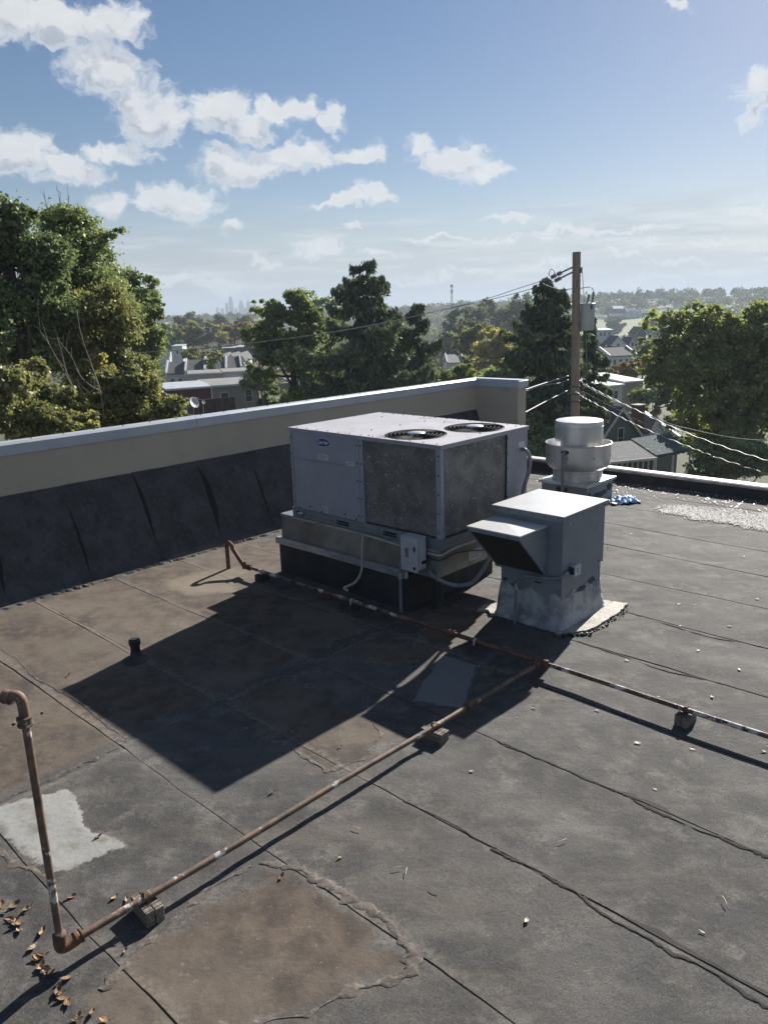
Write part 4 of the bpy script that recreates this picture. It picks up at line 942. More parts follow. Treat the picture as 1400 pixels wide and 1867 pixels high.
obj('main_run', MB().tube([gl_(uj + 4.5 * t / 12, vm + .004 * math.sin(t * 1.3), PZ) for t in range(13)], PR, 14), MT['pipe_white'], gas, 'auto')
obj('branch_run', MB().tube([gl_(uj + (ub - uj) * t / 16, vm + (vb - vm) * t / 16, PZ - .004 + .004 * math.sin(t * .9)) for t in range(17)], PR, 14), MT['pipe_brown'], gas, 'auto')
def coupling(p, d, r=.036, L=.06, m_=None, name='coupling'):
    d = Vector(d).normalized(); p = Vector(p); k = [(-L, r * .82), (-L, r), (-L * .6, r), (-L * .58, r * .9), (L * .58, r * .9), (L * .6, r), (L, r), (L, r * .82)]
    return obj(name, MB().tube([p + d * (q + 1e-4 * i) for i, (q, _) in enumerate(k)], [q for _, q in k], 14), m_ or MT['rust_steel'], gas, 'auto')
coupling(gl_(uj, vm, PZ), (1, 0, 0), .038, .07, None, 'tee'); coupling(gl_(uj - .005, vm - .07, PZ), (0, 1, 0), .036, .035, None, 'tee_outlet')
cc1 = uv(ground(605, 1080, PZ)); coupling(gl_(cc1[0], vm, PZ), (1, 0, 0))
cc2 = uv(ground(823, 1152, PZ)); coupling(gl_(cc2[0], vm, PZ), (1, 0, 0))
cc3 = uv(ground(858, 1285, PZ)); t_ = (cc3[1] - vm) / (vb - vm); coupling(gl_(uj + (ub - uj) * t_, cc3[1], PZ), (0, 1, 0), .032, .05)
g1 = uv(ground(417, 1036, 0))
gn_ = [gl_(g1[0], g1[1], -.02), gl_(g1[0], g1[1], .25), gl_(g1[0] + .01, g1[1], .315), gl_(g1[0] + .05, g1[1] + .002, .345), gl_(g1[0] + .10, g1[1] + .004, .315), gl_(g1[0] + .125, g1[1] + .01, .26), gl_(us - .03, vm - .015, .13), gl_(us - .01, vm, PZ - .01), gl_(us + .10, vm, PZ)]
obj('gooseneck', MB().tube(smooth_path(gn_, 6), .027, 14), MT['rust_steel'], gas, True)
coupling(gl_(us + .04, vm, PZ), (1, 0, 0), .038, .05); coupling(gl_(us - .015, vm - .006, .115), (.4, 0, -1), .036, .04, None, 'elbow')
rb = rw(ub, vb, PZ); rt_ = at(39, 1272, rb[1] - .02); l0 = at(2, 1273, rb[1] + .05); l1 = at(-160, 1282, rb[1] + .25)
wg = lambda p: (float((np.asarray(p) - GO) @ A), float((np.asarray(p) - GO) @ B), float(p[2]))
obj('riser', MB().tube([wg(rb * (1 - k / 8) + (rt_ - np.array([0, 0, .02])) * (k / 8)) for k in range(9)], PR - .001, 14), MT['pipe_brown'], gas, 'auto')
obj('elbow', MB().tube(smooth_path([wg(rt_ - np.array([0, 0, .12])), wg(rt_ - np.array([0, 0, .03])), wg(rt_ + np.array([-.018, 0, .008])), wg(rt_ + np.array([-.07, 0.01, .0]))], 6), .0238, 14), MT['pipe_brown'], gas, True)
up = rt_ - rb; coupling(wg(rt_ - np.array([0, 0, .115])), wg(rw(0, 0, 0) + up + GO), .036, .022, MT['pipe_brown'], 'collar'); 
coupling(wg(rt_ + np.array([-.062, .01, 0])), (A @ (l1 - rt_), B @ (l1 - rt_), 0), .034, .018, MT['pipe_brown'], 'collar')
obj('overhead_run', MB().tube([wg(rt_ + np.array([-.05, .005, 0])), wg(l0), wg(l1)], PR, 14), MT['pipe_brown'], gas, 'auto')
eb = wg(rb); obj('elbow', MB().tube(smooth_path([(eb[0], eb[1] + .09, PZ), (eb[0], eb[1] + .03, PZ - .004), (eb[0], eb[1], PZ + .01), wg(rb * .94 + rt_ * .06)], 6), .033, 14), MT['rust_steel'], gas, True)
coupling((eb[0] + .0, eb[1] + .085, PZ), (0, 1, 0), .036, .018, None, 'collar'); 

# wooden blocks that carry the pipe
def block(px, py, along_u, L, w_, h_, label, dark=False, seed=0):
    p = ground(px, py, 0); u_, v_ = uv(p)
    if along_u: t0 = (v_ - vm) / (vb - vm); u_ = uj + (ub - uj) * t0
    else: v_ = vm
    o = thing('pipe_block', label, 'wood block', rw(u_, v_, 0), YAW + (0 if along_u else math.pi / 2) + math.radians(random.Random(seed).uniform(-5, 5)), 'wooden blocks under the gas pipe')
    q = random.Random(seed + 7)
    for s_ in (0, 1):                    # two offcuts nailed together
        y0, y1 = (-w_ / 2, -.002) if s_ == 0 else (.002, w_ / 2)
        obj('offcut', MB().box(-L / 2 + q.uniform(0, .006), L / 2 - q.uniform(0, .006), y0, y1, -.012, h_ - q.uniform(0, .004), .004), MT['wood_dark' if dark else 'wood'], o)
    mb = MB()
    for k in range(6): mb.box(-L / 2 + .012 + k * L / 6, -L / 2 + .0155 + k * L / 6, -w_ / 2 - .0012, w_ / 2 + .0012, h_ - .02, h_ + .0008)
    obj('saw_cut', mb, MT['dark_gap'], o)
    mb = MB(); arc = [(.0, -.031 - .012, h_ + .001), (0, -.031, h_ + .002)] + [(0, -.031 * math.cos(math.pi * k / 8), PZ + .0285 * math.sin(math.pi * k / 8)) for k in range(9)] + [(0, .031, h_ + .002), (0, .043, h_ + .001)]
    if not along_u or True:
        a2 = [(y, 0, z) for (_, y, z) in arc]
    for i in range(len(a2) - 1):
        (x0, _, z0), (x1, _, z1) = a2[i], a2[i + 1]
        mb.add([(x0, -.011, z0), (x0, .011, z0), (x1, .011, z1), (x1, -.011, z1)], [(0, 1, 2, 3)])
    obj('strap', mb, MT['rust_steel'] if not dark else MT['white_worn'], o)
    return o
block(277, 1672, True, .19, .10, .08, 'grey weathered wood block under the side branch nearest the riser', seed=1)
block(800, 1350, True, .19, .10, .08, 'weathered wood block under the side branch beside the big shadow', seed=2)
block(1248, 1318, False, .17, .10, .08, 'pale sunlit wood block under the right end of the main pipe', seed=3)
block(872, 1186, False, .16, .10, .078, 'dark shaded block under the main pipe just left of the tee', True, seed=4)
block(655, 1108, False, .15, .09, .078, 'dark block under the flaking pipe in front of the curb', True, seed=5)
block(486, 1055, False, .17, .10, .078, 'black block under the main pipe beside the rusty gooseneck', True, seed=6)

# plumbing vent
vp = ground(249, 1203, 0); vt = thing('plumbing_vent', 'short black plumbing vent pipe with collar at the shadow edge', 'vent pipe', vp, .3)
obj('boot', MB().lathe([(.13, .004), (.10, .015), (.06, .035), (.05, .06), (.046, .09)], 24), MT['tar'], vt, True)
obj('pipe', MB().lathe([(.043, -.01), (.043, .15), (.052, .152), (.054, .17), (.052, .2), (.04, .203), (.038, .12)], 24), MT['pvc_black'], vt, 'auto')
mb = MB(); blotch(mb, (.0, .0, .205), (1, 0, 0), (0, 1, 0), .035, .018, 5, .004); obj('paint_fleck', mb, MT['white_worn'], vt)
# blue cloth by the fan curb
bp = ground(1137, 915, 0); q = np.random.RandomState(2); nu, nv = 26, 16
gu, gv = np.meshgrid(np.linspace(-1, 1, nu), np.linspace(-1, 1, nv), indexing='ij')
rad = np.clip(1.05 - (gu ** 2 * .8 + gv ** 2 * .9), 0, 1)
X = gu * .22 * (1 + .25 * vnoise(gu * 3 + 9, gv * 3, 31)); Yb = gv * .15 * (1 + .4 * vnoise(gu * 2, gv * 2 + 5, 32)); Zb = .012 + np.clip(.075 * rad ** .6 * (.55 + .9 * np.abs(vnoise(gu * 4 + 3, gv * 4, 33)) * 2) + .05 * vnoise(gu * 7, gv * 7, 34), 0, 1)
bo = link('blue_cloth', mesh_np('blue_cloth', np.stack([X, Yb, Zb], -1).reshape(-1, 3), grid_faces(nu, nv)), MT['blue_cloth'], None, True)
bo.location = bp; bo.rotation_euler = (0, 0, .25); sm_ = bo.modifiers.new('s', 'SOLIDIFY'); sm_.thickness = .01
tag(bo, 'crumpled light blue plastic sheet lying beside the exhaust fan curb', 'plastic sheet')
# gravel chips; their white is painted in for sun glint
rr = random.Random(12); poly = [(-4.95, 11.2), (-4.69, 11.68), (-4.2, 11.72), (-3.54, 11.86), (-1.5, 11.95), (-1.3, 11.1), (-3.26, 11.02), (-3.97, 10.95)]
N = 34000; pu = np.random.RandomState(1).uniform(-5, -1.2, N); pv = np.random.RandomState(2).uniform(10.8, 12, N)
sd = sdf(poly, pu, pv) + .22 * vnoise(pu * 4, pv * 4, 41) + .1 * vnoise(pu * 13, pv * 13, 42)
kk = sd > np.random.RandomState(3).uniform(-.10, .16, N); pu, pv = pu[kk], pv[kk]; N = len(pu); rs = np.random.RandomState(4)
sz = rs.uniform(.007, .018, N); an = rs.uniform(0, 6.28, N)
oct_ = np.array([(1, 0, 0), (0, 1, 0), (-1, 0, 0), (0, -1, 0), (0, 0, .7), (0, 0, -.5)])
tri = np.array([(0, 1, 4), (1, 2, 4), (2, 3, 4), (3, 0, 4)])
loc = oct_[None] * sz[:, None, None] * np.stack([np.ones(N), rs.uniform(.5, 1, N), rs.uniform(.5, 1, N)], -1)[:, None, :]
cx, sx = np.cos(an), np.sin(an)
lx = loc[..., 0] * cx[:, None] - loc[..., 1] * sx[:, None]; ly = loc[..., 0] * sx[:, None] + loc[..., 1] * cx[:, None]
base = pu[:, None] * A[None] + pv[:, None] * B[None]; base[:, 2] = relief(pu, pv) + .008 + rs.uniform(0, .008, N)
V = np.stack([lx, ly, loc[..., 2]], -1) + base[:, None, :]
Fg = (tri[None] + (np.arange(N) * 6)[:, None, None]).reshape(-1, 3)
mg, n, l, b_ = material('glint_stone'); q = n.new('ShaderNodeAttribute'); q.attribute_name = 'tint'
rp = n.new('ShaderNodeValToRGB'); e = rp.color_ramp.elements; e[0].color = (.10, .07, .055, 1); e[1].color = (.66, .64, .61, 1); e[1].position = .38; l.new(q.outputs['Fac'], rp.inputs[0]); l.new(rp.outputs[0], b_.inputs['Base Color']); b_.inputs['Roughness'].default_value = .9
go_ = link('gravel', mesh_np('gravel', V.reshape(-1, 3), Fg, [('tint', 'FACE', np.repeat(rs.rand(N), 4))]), mg)
struct(go_, 'stuff'); go_['label'] = 'patch of gravel chips painted white for sun glint on the dark roof'; go_['category'] = 'gravel'

# fallen leaves
def leaf_mesh(seed, L, curl):
    q = random.Random(seed); mb = MB(); rows = []
    for k in range(6):
        t = k / 5; w_ = L * .30 * math.sin(math.pi * min(1, t * .92 + .06)) ** .8 * (1 + .25 * (q.random() - .5)); z = L * curl * (4 * (t - .5) ** 2) * .22
        rows.append([((t - .5) * L, -w_, z + L * .12 * curl + .15 * w_ * q.random()), ((t - .5) * L, 0, z), ((t - .5) * L, w_, z + L * .16 * curl)])
    mb.v = [p for r in rows for p in r]; mb.f = [(3 * k + j, 3 * k + 3 + j, 3 * k + 4 + j, 3 * k + 1 + j) for k in range(5) for j in (0, 1)]
    me = bpy.data.meshes.new('fallen_leaf'); me.from_pydata(mb.v, [], mb.f); return me
LV = [leaf_mesh(i, .06, .35 + .12 * i) for i in range(5)]
for me in LV: me.materials.append(MT['leaf_dry'])
LP = [leaf_mesh(i + 20, .05, .2 + .08 * i) for i in range(4)]
for me in LP: me.materials.append(MT['leaf_pale'])
rr = random.Random(21)
def put_leaf(px, py, lib, label, group, sc=1.0):
    p = ground(px, py, 0); u_, v_ = uv(p); z = float(relief(np.array([u_]), np.array([v_]))[0])
    o = bpy.data.objects.new('fallen_leaf', rr.choice(lib)); COL.objects.link(o)
    o.location = (p[0], p[1], z + .008); o.rotation_euler = (rr.uniform(-.3, .3), rr.uniform(-.3, .3), rr.uniform(0, 6.28)); s_ = sc * rr.uniform(.75, 1.25); o.scale = (s_, s_ * rr.uniform(.7, 1), s_)
    tag(o, label, 'leaf', group)
trail = [(2, 1653), (8, 1665), (27, 1652), (48, 1661), (52, 1658), (18, 1677), (26, 1679), (33, 1684), (30, 1690), (36, 1699), (78, 1700), (129, 1637), (209, 1637), (231, 1641), (60, 1730), (70, 1748), (66, 1751), (79, 1744), (76, 1762), (74, 1768), (84, 1770), (88, 1778), (90, 1780), (120, 1787), (107, 1808), (111, 1814), (113, 1823), (126, 1832), (122, 1829), (168, 1850), (144, 1855), (141, 1862), (191, 1862)]
def trail_label(px, py):
    if py > 1840: return 'dry tan leaf at the lowest end of the leaf trail, by the picture edge'
    if py > 1783: return 'dry tan leaf in the leaf trail below the foot of the riser'
    if px > 120: return 'dry tan leaf between the riser and the nearest wood block'
    if py > 1715: return 'dry tan leaf in the leaf trail beside the foot of the riser'
    if px > 70: return 'dry tan leaf just left of the riser pipe'
    if py > 1670: return 'dry tan leaf in the small cluster left of the riser'
    return 'dry tan leaf at the upper end of the trail by the left edge'
for p in trail: put_leaf(p[0], p[1], LV, trail_label(*p), 'tan leaves by the riser', .95)
for px, py, lb in [(497, 1447, 'tan leaf between the big shadow and the branch pipe'), (620, 1567, 'tan leaf on open grey roof below the branch pipe'), (514, 1601, 'tan leaf at the upper edge of the big mud patch'), (229, 1735, 'tan leaf in the shadow edge below the nearest wood block'), (973, 1292, 'tan leaf beside the pipe tee, in sun on dark roof'), (179, 1528, 'tan leaf lying on the white patch'), (620, 1365, 'tan leaf on the brown mud beside the big shadow'), (125, 1232, 'tan leaf on brown roof left of the big shadow corner'), (30, 1320, 'tan leaf on brown roof close to the riser elbow'), (80, 1300, 'tan leaf right of the riser elbow on brown roof'), (450, 1330, 'tan leaf lying inside the big shadow of the air conditioner')]:
    put_leaf(px, py, LV, lb, 'stray tan leaves', .7)
PALE = [(1142, 1206, 'above the main pipe left of the pale wood block'), (1201, 1272, 'just above the main pipe left of the pale block'), (1347, 1224, 'above the main pipe, right of the pale block'), (1330, 1144, 'far right, halfway between pipe and gravel'), (1273, 1187, 'straight above the pale wood block'), (944, 1309, 'just right of the branch pipe coupling'), (1162, 1355, 'below the main pipe, left of the pale block shadow'), (1262, 1365, 'straight below the pale wood block'), (1089, 1296, 'below the main pipe near the tee'), (1298, 1272, 'touching the main pipe right of the pale block'), (1108, 1000, 'beside the right wall of the intake housing'), (1240, 1142, 'right of the intake apron, nearer one of a pair'), (1267, 1104, 'right of the intake apron, right one of a pair'), (1238, 1103, 'right of the intake apron, left one of a pair'), (1162, 985, 'between the intake housing and the gravel'), (1175, 1035, 'right of the intake curb on open roof'), (1150, 975, 'close behind the intake housing corner'), (1356, 1016, 'below the gravel patch at far right'), (1326, 961, 'at the lower rim of the gravel patch'), (1380, 1095, 'near the right edge above the main pipe'), (1392, 1370, 'at the right edge below the main pipe'), (860, 1408, 'below the branch pipe, left of the long seam'), (1195, 1440, 'on the long seam at the right'), (1280, 1700, 'low at the right on open grey roof'), (960, 1680, 'low in the middle on open grey roof')]
for px, py, lb in PALE: put_leaf(px, py, LP, 'pale bleached leaf ' + lb, 'pale leaves on the right', .75)
# twigs
mbs = MB().tube([(-.03, 0, 0), (0, .002, .003), (.03, 0, 0)], .0022, 5); tw = None
for k, (px, py) in enumerate([(724, 1587), (741, 1593), (792, 1625), (1025, 1537), (1320, 1646), (650, 1514)]):
    p = ground(px, py, 0)
    if tw is None: o = obj('twig', mbs, MT['leaf_pale']); tw = o
    else: o = tw.copy(); COL.objects.link(o)
    o.location = (p[0], p[1], .016); o.rotation_euler = (0, 0, k * 1.1 + .3); tag(o, 'thin pale twig ' + ['left of a pair below the branch pipe', 'right of a pair below the branch pipe', 'below the pair of twigs', 'on the long seam in the middle', 'low at the far right', 'nearest below the branch pipe'][k], 'twig', 'twigs on the roof')
# leaf litter blown against the far edge
rs = np.random.RandomState(9); N = 420; pu = rs.uniform(-7.6, -1.5, N); pv = 12.62 - np.abs(rs.normal(0, .42, N)); an = rs.uniform(0, 6.28, N); sz = rs.uniform(.012, .034, N)
q4 = np.array([(1, 0, .1), (0, .45, .35), (-1, 0, 0), (0, -.45, .25)])
loc = q4[None] * sz[:, None, None]; cx, sx = np.cos(an), np.sin(an)
V = np.stack([loc[..., 0] * cx[:, None] - loc[..., 1] * sx[:, None], loc[..., 0] * sx[:, None] + loc[..., 1] * cx[:, None], loc[..., 2]], -1)
base = pu[:, None] * A[None] + pv[:, None] * B[None]; base[:, 2] = relief(pu, pv) + .01
lo = link('leaf_litter', mesh_np('leaf_litter', (V + base[:, None]).reshape(-1, 3), np.arange(N * 4).reshape(-1, 4)), MT['chip']); struct(lo, 'stuff'); lo['label'] = 'pale leaf litter blown along the far roof edge'; lo['category'] = 'leaf litter'

# ------------------------------------------------------------------ houses
HM = {
 'red': mat('red_siding', (.13, .03, .03), (.10, .024, .026), 4, .7, stretch=(1, 1, 8)),
 'tan': mat('tan_render', (.28, .255, .205), (.24, .22, .175), 2, .85),
 'cream': mat('pale_render', (.42, .42, .41), (.35, .35, .34), 2, .85),
 'white': mat('white_siding', (.60, .61, .63), (.52, .53, .55), 3, .7, stretch=(1, 1, 8)),
 'grey': mat('grey_siding', (.135, .145, .15), (.115, .12, .125), 3, .75, stretch=(1, 1, 14)),
 'brick': mat('brick_wall', (.15, .075, .055), (.11, .055, .045), 8, .9),
 'roof_white': mat('white_roofing', (.42, .44, .48), (.34, .36, .40), 1.2, .6),
 'roof_grey': mat('grey_roofing', (.22, .22, .22), (.17, .165, .16), .8, .8),
 'roof_dark': mat('dark_shingle', (.075, .075, .082), (.055, .055, .06), 1.5, .9),
 'roof_metal': mat('worn_metal_roof', (.13, .14, .155), (.10, .105, .115), 1.2, .9, 0, spots=((.4, .4, .4), 3.2, .62, .68), stretch=(4, 1, 1)),
 'teal': mat('teal_awning', (.075, .115, .12), (.055, .085, .09), 2, .95, spots=((.4, .45, .45), 4, .62, .68)),
 'trim': mat('white_trim', (.62, .63, .64), (.5, .51, .52), 4, .6),
 'glass': mat('window_glass', (.05, .06, .075), (.03, .035, .045), 1, .12),
 'wood': mat('red_deck_wood', (.075, .038, .034), (.05, .028, .026), 6, .85, stretch=(6, 6, 1)),
}
def window(o, x, z, w_, h_, y=0.0, cross=True):
    f = MB(); t = .09 * min(1, w_); fr_y0, fr_y1 = y - .05, y + .02
    f.box(x - w_ / 2 - t, x - w_ / 2, fr_y0, fr_y1, z - t, z + h_ + t); f.box(x + w_ / 2, x + w_ / 2 + t, fr_y0, fr_y1, z - t, z + h_ + t)
    f.box(x - w_ / 2, x + w_ / 2, fr_y0, fr_y1, z + h_, z + h_ + t); f.box(x - w_ / 2, x + w_ / 2, fr_y0 - .03, fr_y1, z - t, z)
    if cross: f.box(x - w_ / 2, x + w_ / 2, fr_y0 + .01, fr_y1, z + h_ * .48, z + h_ * .48 + t * .6)
    fo = obj('window', f, HM['trim'], o)
    obj('pane', MB().box(x - w_ / 2, x + w_ / 2, y - .018, y - .006, z, z + h_), HM['glass'], fo)
def eave_frame(pl_, pr_, y0, y1=None):
    """front eave corners seen at two photo positions -> origin on the ground, width, rotation, eave height"""
    a_ = at(pl_[0], pl_[1], y0); b_ = at(pr_[0], pr_[1], y1 or y0); d = b_ - a_; w_ = math.hypot(d[0], d[1])
    zg = float(min(terrain(a_[0], a_[1]), terrain(b_[0], b_[1]))) - .3
    return np.array([a_[0], a_[1], zg]), w_, math.atan2(d[1], d[0]), float((a_[2] + b_[2]) / 2) - zg
def house(label, pl_, pr_, y0, y1, wall, roof_, kind='flat', depth=9.0, rise=1.0, wins=(), chim=None, group=None, over=.25, name='row_house'):
    o_, w_, rz, h_ = eave_frame(pl_, pr_, y0, y1)
    t = thing(name, label, 'house', o_, rz, group); t['kind'] = 'thing'
    if kind == 'gable_front':            # gable faces the camera: pl_/pr_ are the eaves
        mb = MB().prism([(0, 0, 0), (w_, 0, 0), (w_, 0, h_), (w_ / 2, 0, h_ + rise), (0, 0, h_)], (0, depth, 0)); obj('wall', mb, HM[wall], t)
        mb = MB(); e = over
        for s_ in (0, 1):
            x0, x1 = (-e, w_ / 2) if s_ == 0 else (w_ + e, w_ / 2); z0 = h_ - e * rise / (w_ / 2)
            mb.prism([(x0, -e, z0 + .02), (x1, -e, h_ + rise + .02), (x1, -e, h_ + rise + .2), (x0, -e, z0 + .2)], (0, depth + 2 * e, 0))
        rf = obj('roof', mb, HM[roof_], t)
        mb = MB()
        for s_ in (0, 1):
            x0, x1 = (-e, w_ / 2) if s_ == 0 else (w_ + e, w_ / 2); z0 = h_ - e * rise / (w_ / 2)
            mb.prism([(x0, -e - .06, z0 - .12), (x1, -e - .06, h_ + rise - .12), (x1, -e - .06, h_ + rise + .16), (x0, -e - .06, z0 + .16)], (0, .05, 0))
        obj('barge_board', mb, HM['trim'], rf)
    else:
        mb = MB(); mb.box(0, w_, 0, depth, 0, h_); obj('wall', mb, HM[wall], t)
        mb = MB(); e = over
        if kind == 'flat':               # shallow roof rising to the back
            mb.prism([(-.05, -e, h_ + .01), (-.05, depth, h_ + rise), (-.05, depth, h_ + rise + .22), (-.05, -e, h_ + .22)], (w_ + .1, 0, 0))
            rf = obj('roof', mb, HM[roof_], t)
            obj('gutter', MB().box(-.06, w_ + .06, -e - .12, -e - .002, h_ + .03, h_ + .2), HM['trim'], rf)
        else:                            # ridge parallel to the street, slope toward the camera
            mb.prism([(0, -e, h_ + .01), (0, depth / 2, h_ + rise), (0, depth + e, h_ + .01), (0, depth + e, h_ + .2), (0, depth / 2, h_ + rise + .2), (0, -e, h_ + .2)], (w_, 0, 0))
            rf = obj('roof', mb, HM[roof_], t)
            for x_ in (-.12, w_ - .12):
                mb = MB().prism([(x_, -e, h_ - .3), (x_, depth / 2, h_ + rise - .2), (x_, depth + e, h_ - .3), (x_, depth + e, h_ + .45), (x_, depth / 2, h_ + rise + .55), (x_, -e, h_ + .45)], (.26, 0, 0))
                obj('party_wall', mb, HM['trim'], t)
    for (fx, dz, ww, wh) in wins: window(t, fx * w_, h_ - dz, ww, wh)
    if chim:
        cx, cy, cw, ch, cm = chim; c_ = obj('chimney', MB().box(cx * w_ - cw / 2, cx * w_ + cw / 2, cy, cy + cw * .8, h_ * .5, h_ + ch), HM[cm], t)
        obj('chimney_cap', MB().box(cx * w_ - cw / 2 - .06, cx * w_ + cw / 2 + .06, cy - .06, cy + cw * .8 + .06, h_ + ch, h_ + ch + .12), HM['roof_grey'], c_)
    return t, w_, h_, rz
# left valley
t, w_, h_, rz = house('dark red house with flat white roof behind the deck', (302, 713), (386, 706), 80, 82, 'red', 'roof_white', 'flat', 6, .15, [(.55, 2.6, 1.2, 1.6)])
obj('corner_board', MB().box(w_ - .12, w_ + .02, -.06, 0, 0, h_), HM['trim'], t)
house('tan rendered house with two white windows and grey flat roof', (387, 706), (471, 700), 82, 84, 'tan', 'roof_grey', 'flat', 8, .05, [(.25, 1.75, .75, 1.1), (.77, 1.75, .7, 1.25)])
house('long pale garage block behind the tan house', (342, 684), (406, 681), 106, 107, 'cream', 'roof_grey', 'flat', 5, .1, [(.18, 1.4, .7, .6)])
house('pale blue-grey garage block left of the conifer', (407, 682), (455, 676), 107, 108, 'white', 'roof_grey', 'flat', 5, .1, [(.1, 1.3, .3, .7)])
grp = 'shingled rowhouses in the valley'
for (a_, b_, y_, lb) in (((303, 684), (338, 681), 126, 'leftmost dark shingled rowhouse in the valley, half behind leaves'), ((338, 681), (373, 677), 126, 'second dark shingled rowhouse from the left in the valley'), ((373, 677), (412, 674), 126, 'third dark shingled rowhouse, beside the white party wall'), ((412, 674), (440, 671), 127, 'rightmost dark shingled rowhouse in the valley')):
    house(lb, a_, b_, y_, y_ + .5, 'cream', 'roof_dark', 'ridge', 9, 1.6, [(.3, 1.6, .6, .9), (.7, 1.6, .6, .9)], None, grp)
grp = 'white gabled houses in the valley'
for (a_, b_, lb) in (((398, 658), (413, 657), 'left white gable above the valley rowhouses'), ((415, 657), (429, 656), 'middle white gable above the valley rowhouses'), ((431, 656), (446, 655), 'right white gable above the valley rowhouses')):
    house(lb, a_, b_, 155, 155, 'white', 'roof_dark', 'gable_front', 9, 1.1, [(.35, .9, .35, .5), (.65, .9, .35, .5)], None, grp)
house('brick rowhouse with bright white roof far down the valley', (404, 636), (430, 634), 235, 235, 'brick', 'roof_white', 'flat', 9, .5, [(.2, 1.6, .5, 1), (.5, 1.6, .5, 1), (.8, 1.6, .5, 1)])
house('brick rowhouse block just left of the dark conifer', (431, 634), (462, 632), 235, 235, 'brick', 'roof_white', 'flat', 9, .5, [(.15, 1.6, .5, 1), (.4, 1.6, .5, 1), (.65, 1.6, .5, 1), (.9, 1.6, .5, 1)])
house('small white stair tower above the valley roofs', (313, 633), (332, 631), 170, 170, 'white', 'roof_white', 'flat', 4, .2, [(.5, 1.5, .4, .6)])
house('white building at the foot of the left trees', (284, 592), (303, 590), 320, 320, 'white', 'roof_white', 'flat', 12, .4, [(.3, 2.6, .8, 1.2), (.7, 2.6, .8, 1.2)])
house('low house with bright flat roof seen through the conifer', (548, 708), (592, 703), 76, 77, 'tan', 'roof_white', 'flat', 7, .5)
house('second bright flat roof behind the conifer trunk', (594, 706), (650, 700), 80, 81, 'cream', 'roof_white', 'flat', 7, .5)
house('pale low roof right of the conifer', (815, 664), (845, 661), 150, 150, 'white', 'roof_grey', 'ridge', 8, 1.3)
# deck with slatted fence in front of the red house
dl = at(352, 731, 74); dr_ = at(427, 726, 76); d_ = dr_ - dl; dw = math.hypot(d_[0], d_[1])
dk = thing('wooden_deck', 'dark red board fence around the deck below the tan house', 'deck', (dl[0], dl[1], float(terrain(dl[0], dl[1]))), math.atan2(d_[1], d_[0]))
zt = float(dl[2] - terrain(dl[0], dl[1]))
for k in range(16):
    obj('board', MB().box(k * dw / 16 + .01, (k + 1) * dw / 16 - .02, 0, .04, zt - 1.4, zt), HM['wood'], dk)
obj('rail', MB().box(-.05, dw + .05, -.03, .08, zt + .002, zt + .08), HM['wood'], dk)
for k in range(5): obj('post', MB().box(k * dw / 4 - .06, k * dw / 4 + .06, .045, .165, -.5, zt - .002), HM['wood'], dk)
# satellite dishes
def dish(px, py, y, r, label, face):
    p = at(px, py, y); zg = float(terrain(p[0], p[1])); o = thing('satellite_dish', label, 'satellite dish', (p[0], p[1], zg), face)
    hz = p[2] - zg; n = 24; mb = MB(); R4 = Matrix.Translation((0, 0, hz)) @ Matrix.Rotation(math.radians(68), 4, 'X')
    prof = [(.001, 0), (r * .4, r * .03), (r * .75, r * .11), (r, r * .2), (r * 1.02, r * .2), (r * .75, r * .08), (.001, -.03)]
    k0 = MB().lathe(prof, n); obj('dish', mb.add([R4 @ Vector(v_) for v_ in k0.v], k0.f), HM['trim'], o, True)
    obj('mast', MB().cyl((0, .1, -.3), (0, .1, hz), .04, n=8), MT['conduit_grey'], o)
    obj('feed_arm', MB().tube([(0, 0, hz - r * .9), (0, -r * .9, hz - r * .5)], .02, 6), MT['conduit_grey'], o)
dish(353, 734, 70, .50, 'large pale satellite dish beside the deck', 1.0); dish(371, 733, 72, .18, 'tiny white satellite dish right of the large one', .9)
# right-hand houses
t, w_, h_, rz = house('grey sided house with steep white-trimmed gable and brick chimney', (1085, 812), (1170, 802), 58, 61, 'grey', 'roof_dark', 'gable_front', 10, 2.6, [(.52, .35, .6, 1.45)], None, None, .2, 'gabled_house')
ch = obj('chimney', MB().box(w_ + .05, w_ + .85, .5, 1.2, 0, h_ + 2.5), HM['brick'], t); obj('chimney_cap', MB().box(w_ - .02, w_ + .92, .43, 1.27, h_ + 2.5, h_ + 2.62), HM['roof_grey'], ch)
house('dark neighbouring house with small pale dormer gable', (1172, 812), (1236, 806), 63, 65, 'grey', 'roof_dark', 'ridge', 9, 1.9, (), None, None, .2, 'neighbour_house')
house('pale pointed dormer with one small window beside the chimney', (1183, 788), (1208, 786), 64, 65, 'white', 'roof_metal', 'gable_front', 3, 1.1, [(.5, .75, .32, .4)], None, None, .1, 'dormer_house')
# glazed porch with metal roof
po, pw, prz, ph = eave_frame((1114, 842), (1192, 838), 53, 54)
pt = thing('porch', 'glazed porch with worn grey metal roof below the gabled house', 'porch', po, prz)
obj('roof', MB().prism([(-.1, -.15, ph), (-.1, 3.0, ph + .75), (-.1, 3.0, ph + .85), (-.1, -.15, ph + .1)], (pw + .2, 0, 0)), HM['roof_metal'], pt)
obj('fascia', MB().box(-.12, pw + .12, -.2, -.152, ph - .06, ph + .12), HM['trim'], pt)
obj('wall', MB().box(0, pw, .06, 2.9, 0, ph), HM['grey'], pt)
for k in range(9): obj('post', MB().box(k * pw / 8 - .05, k * pw / 8 + .05, -.02, .055, 0, ph - .002), HM['trim'], pt)
for k in range(8): obj('pane', MB().box(k * pw / 8 + .06, (k + 1) * pw / 8 - .06, .03, .05, ph - 1.9, ph - .12), HM['glass'], pt)
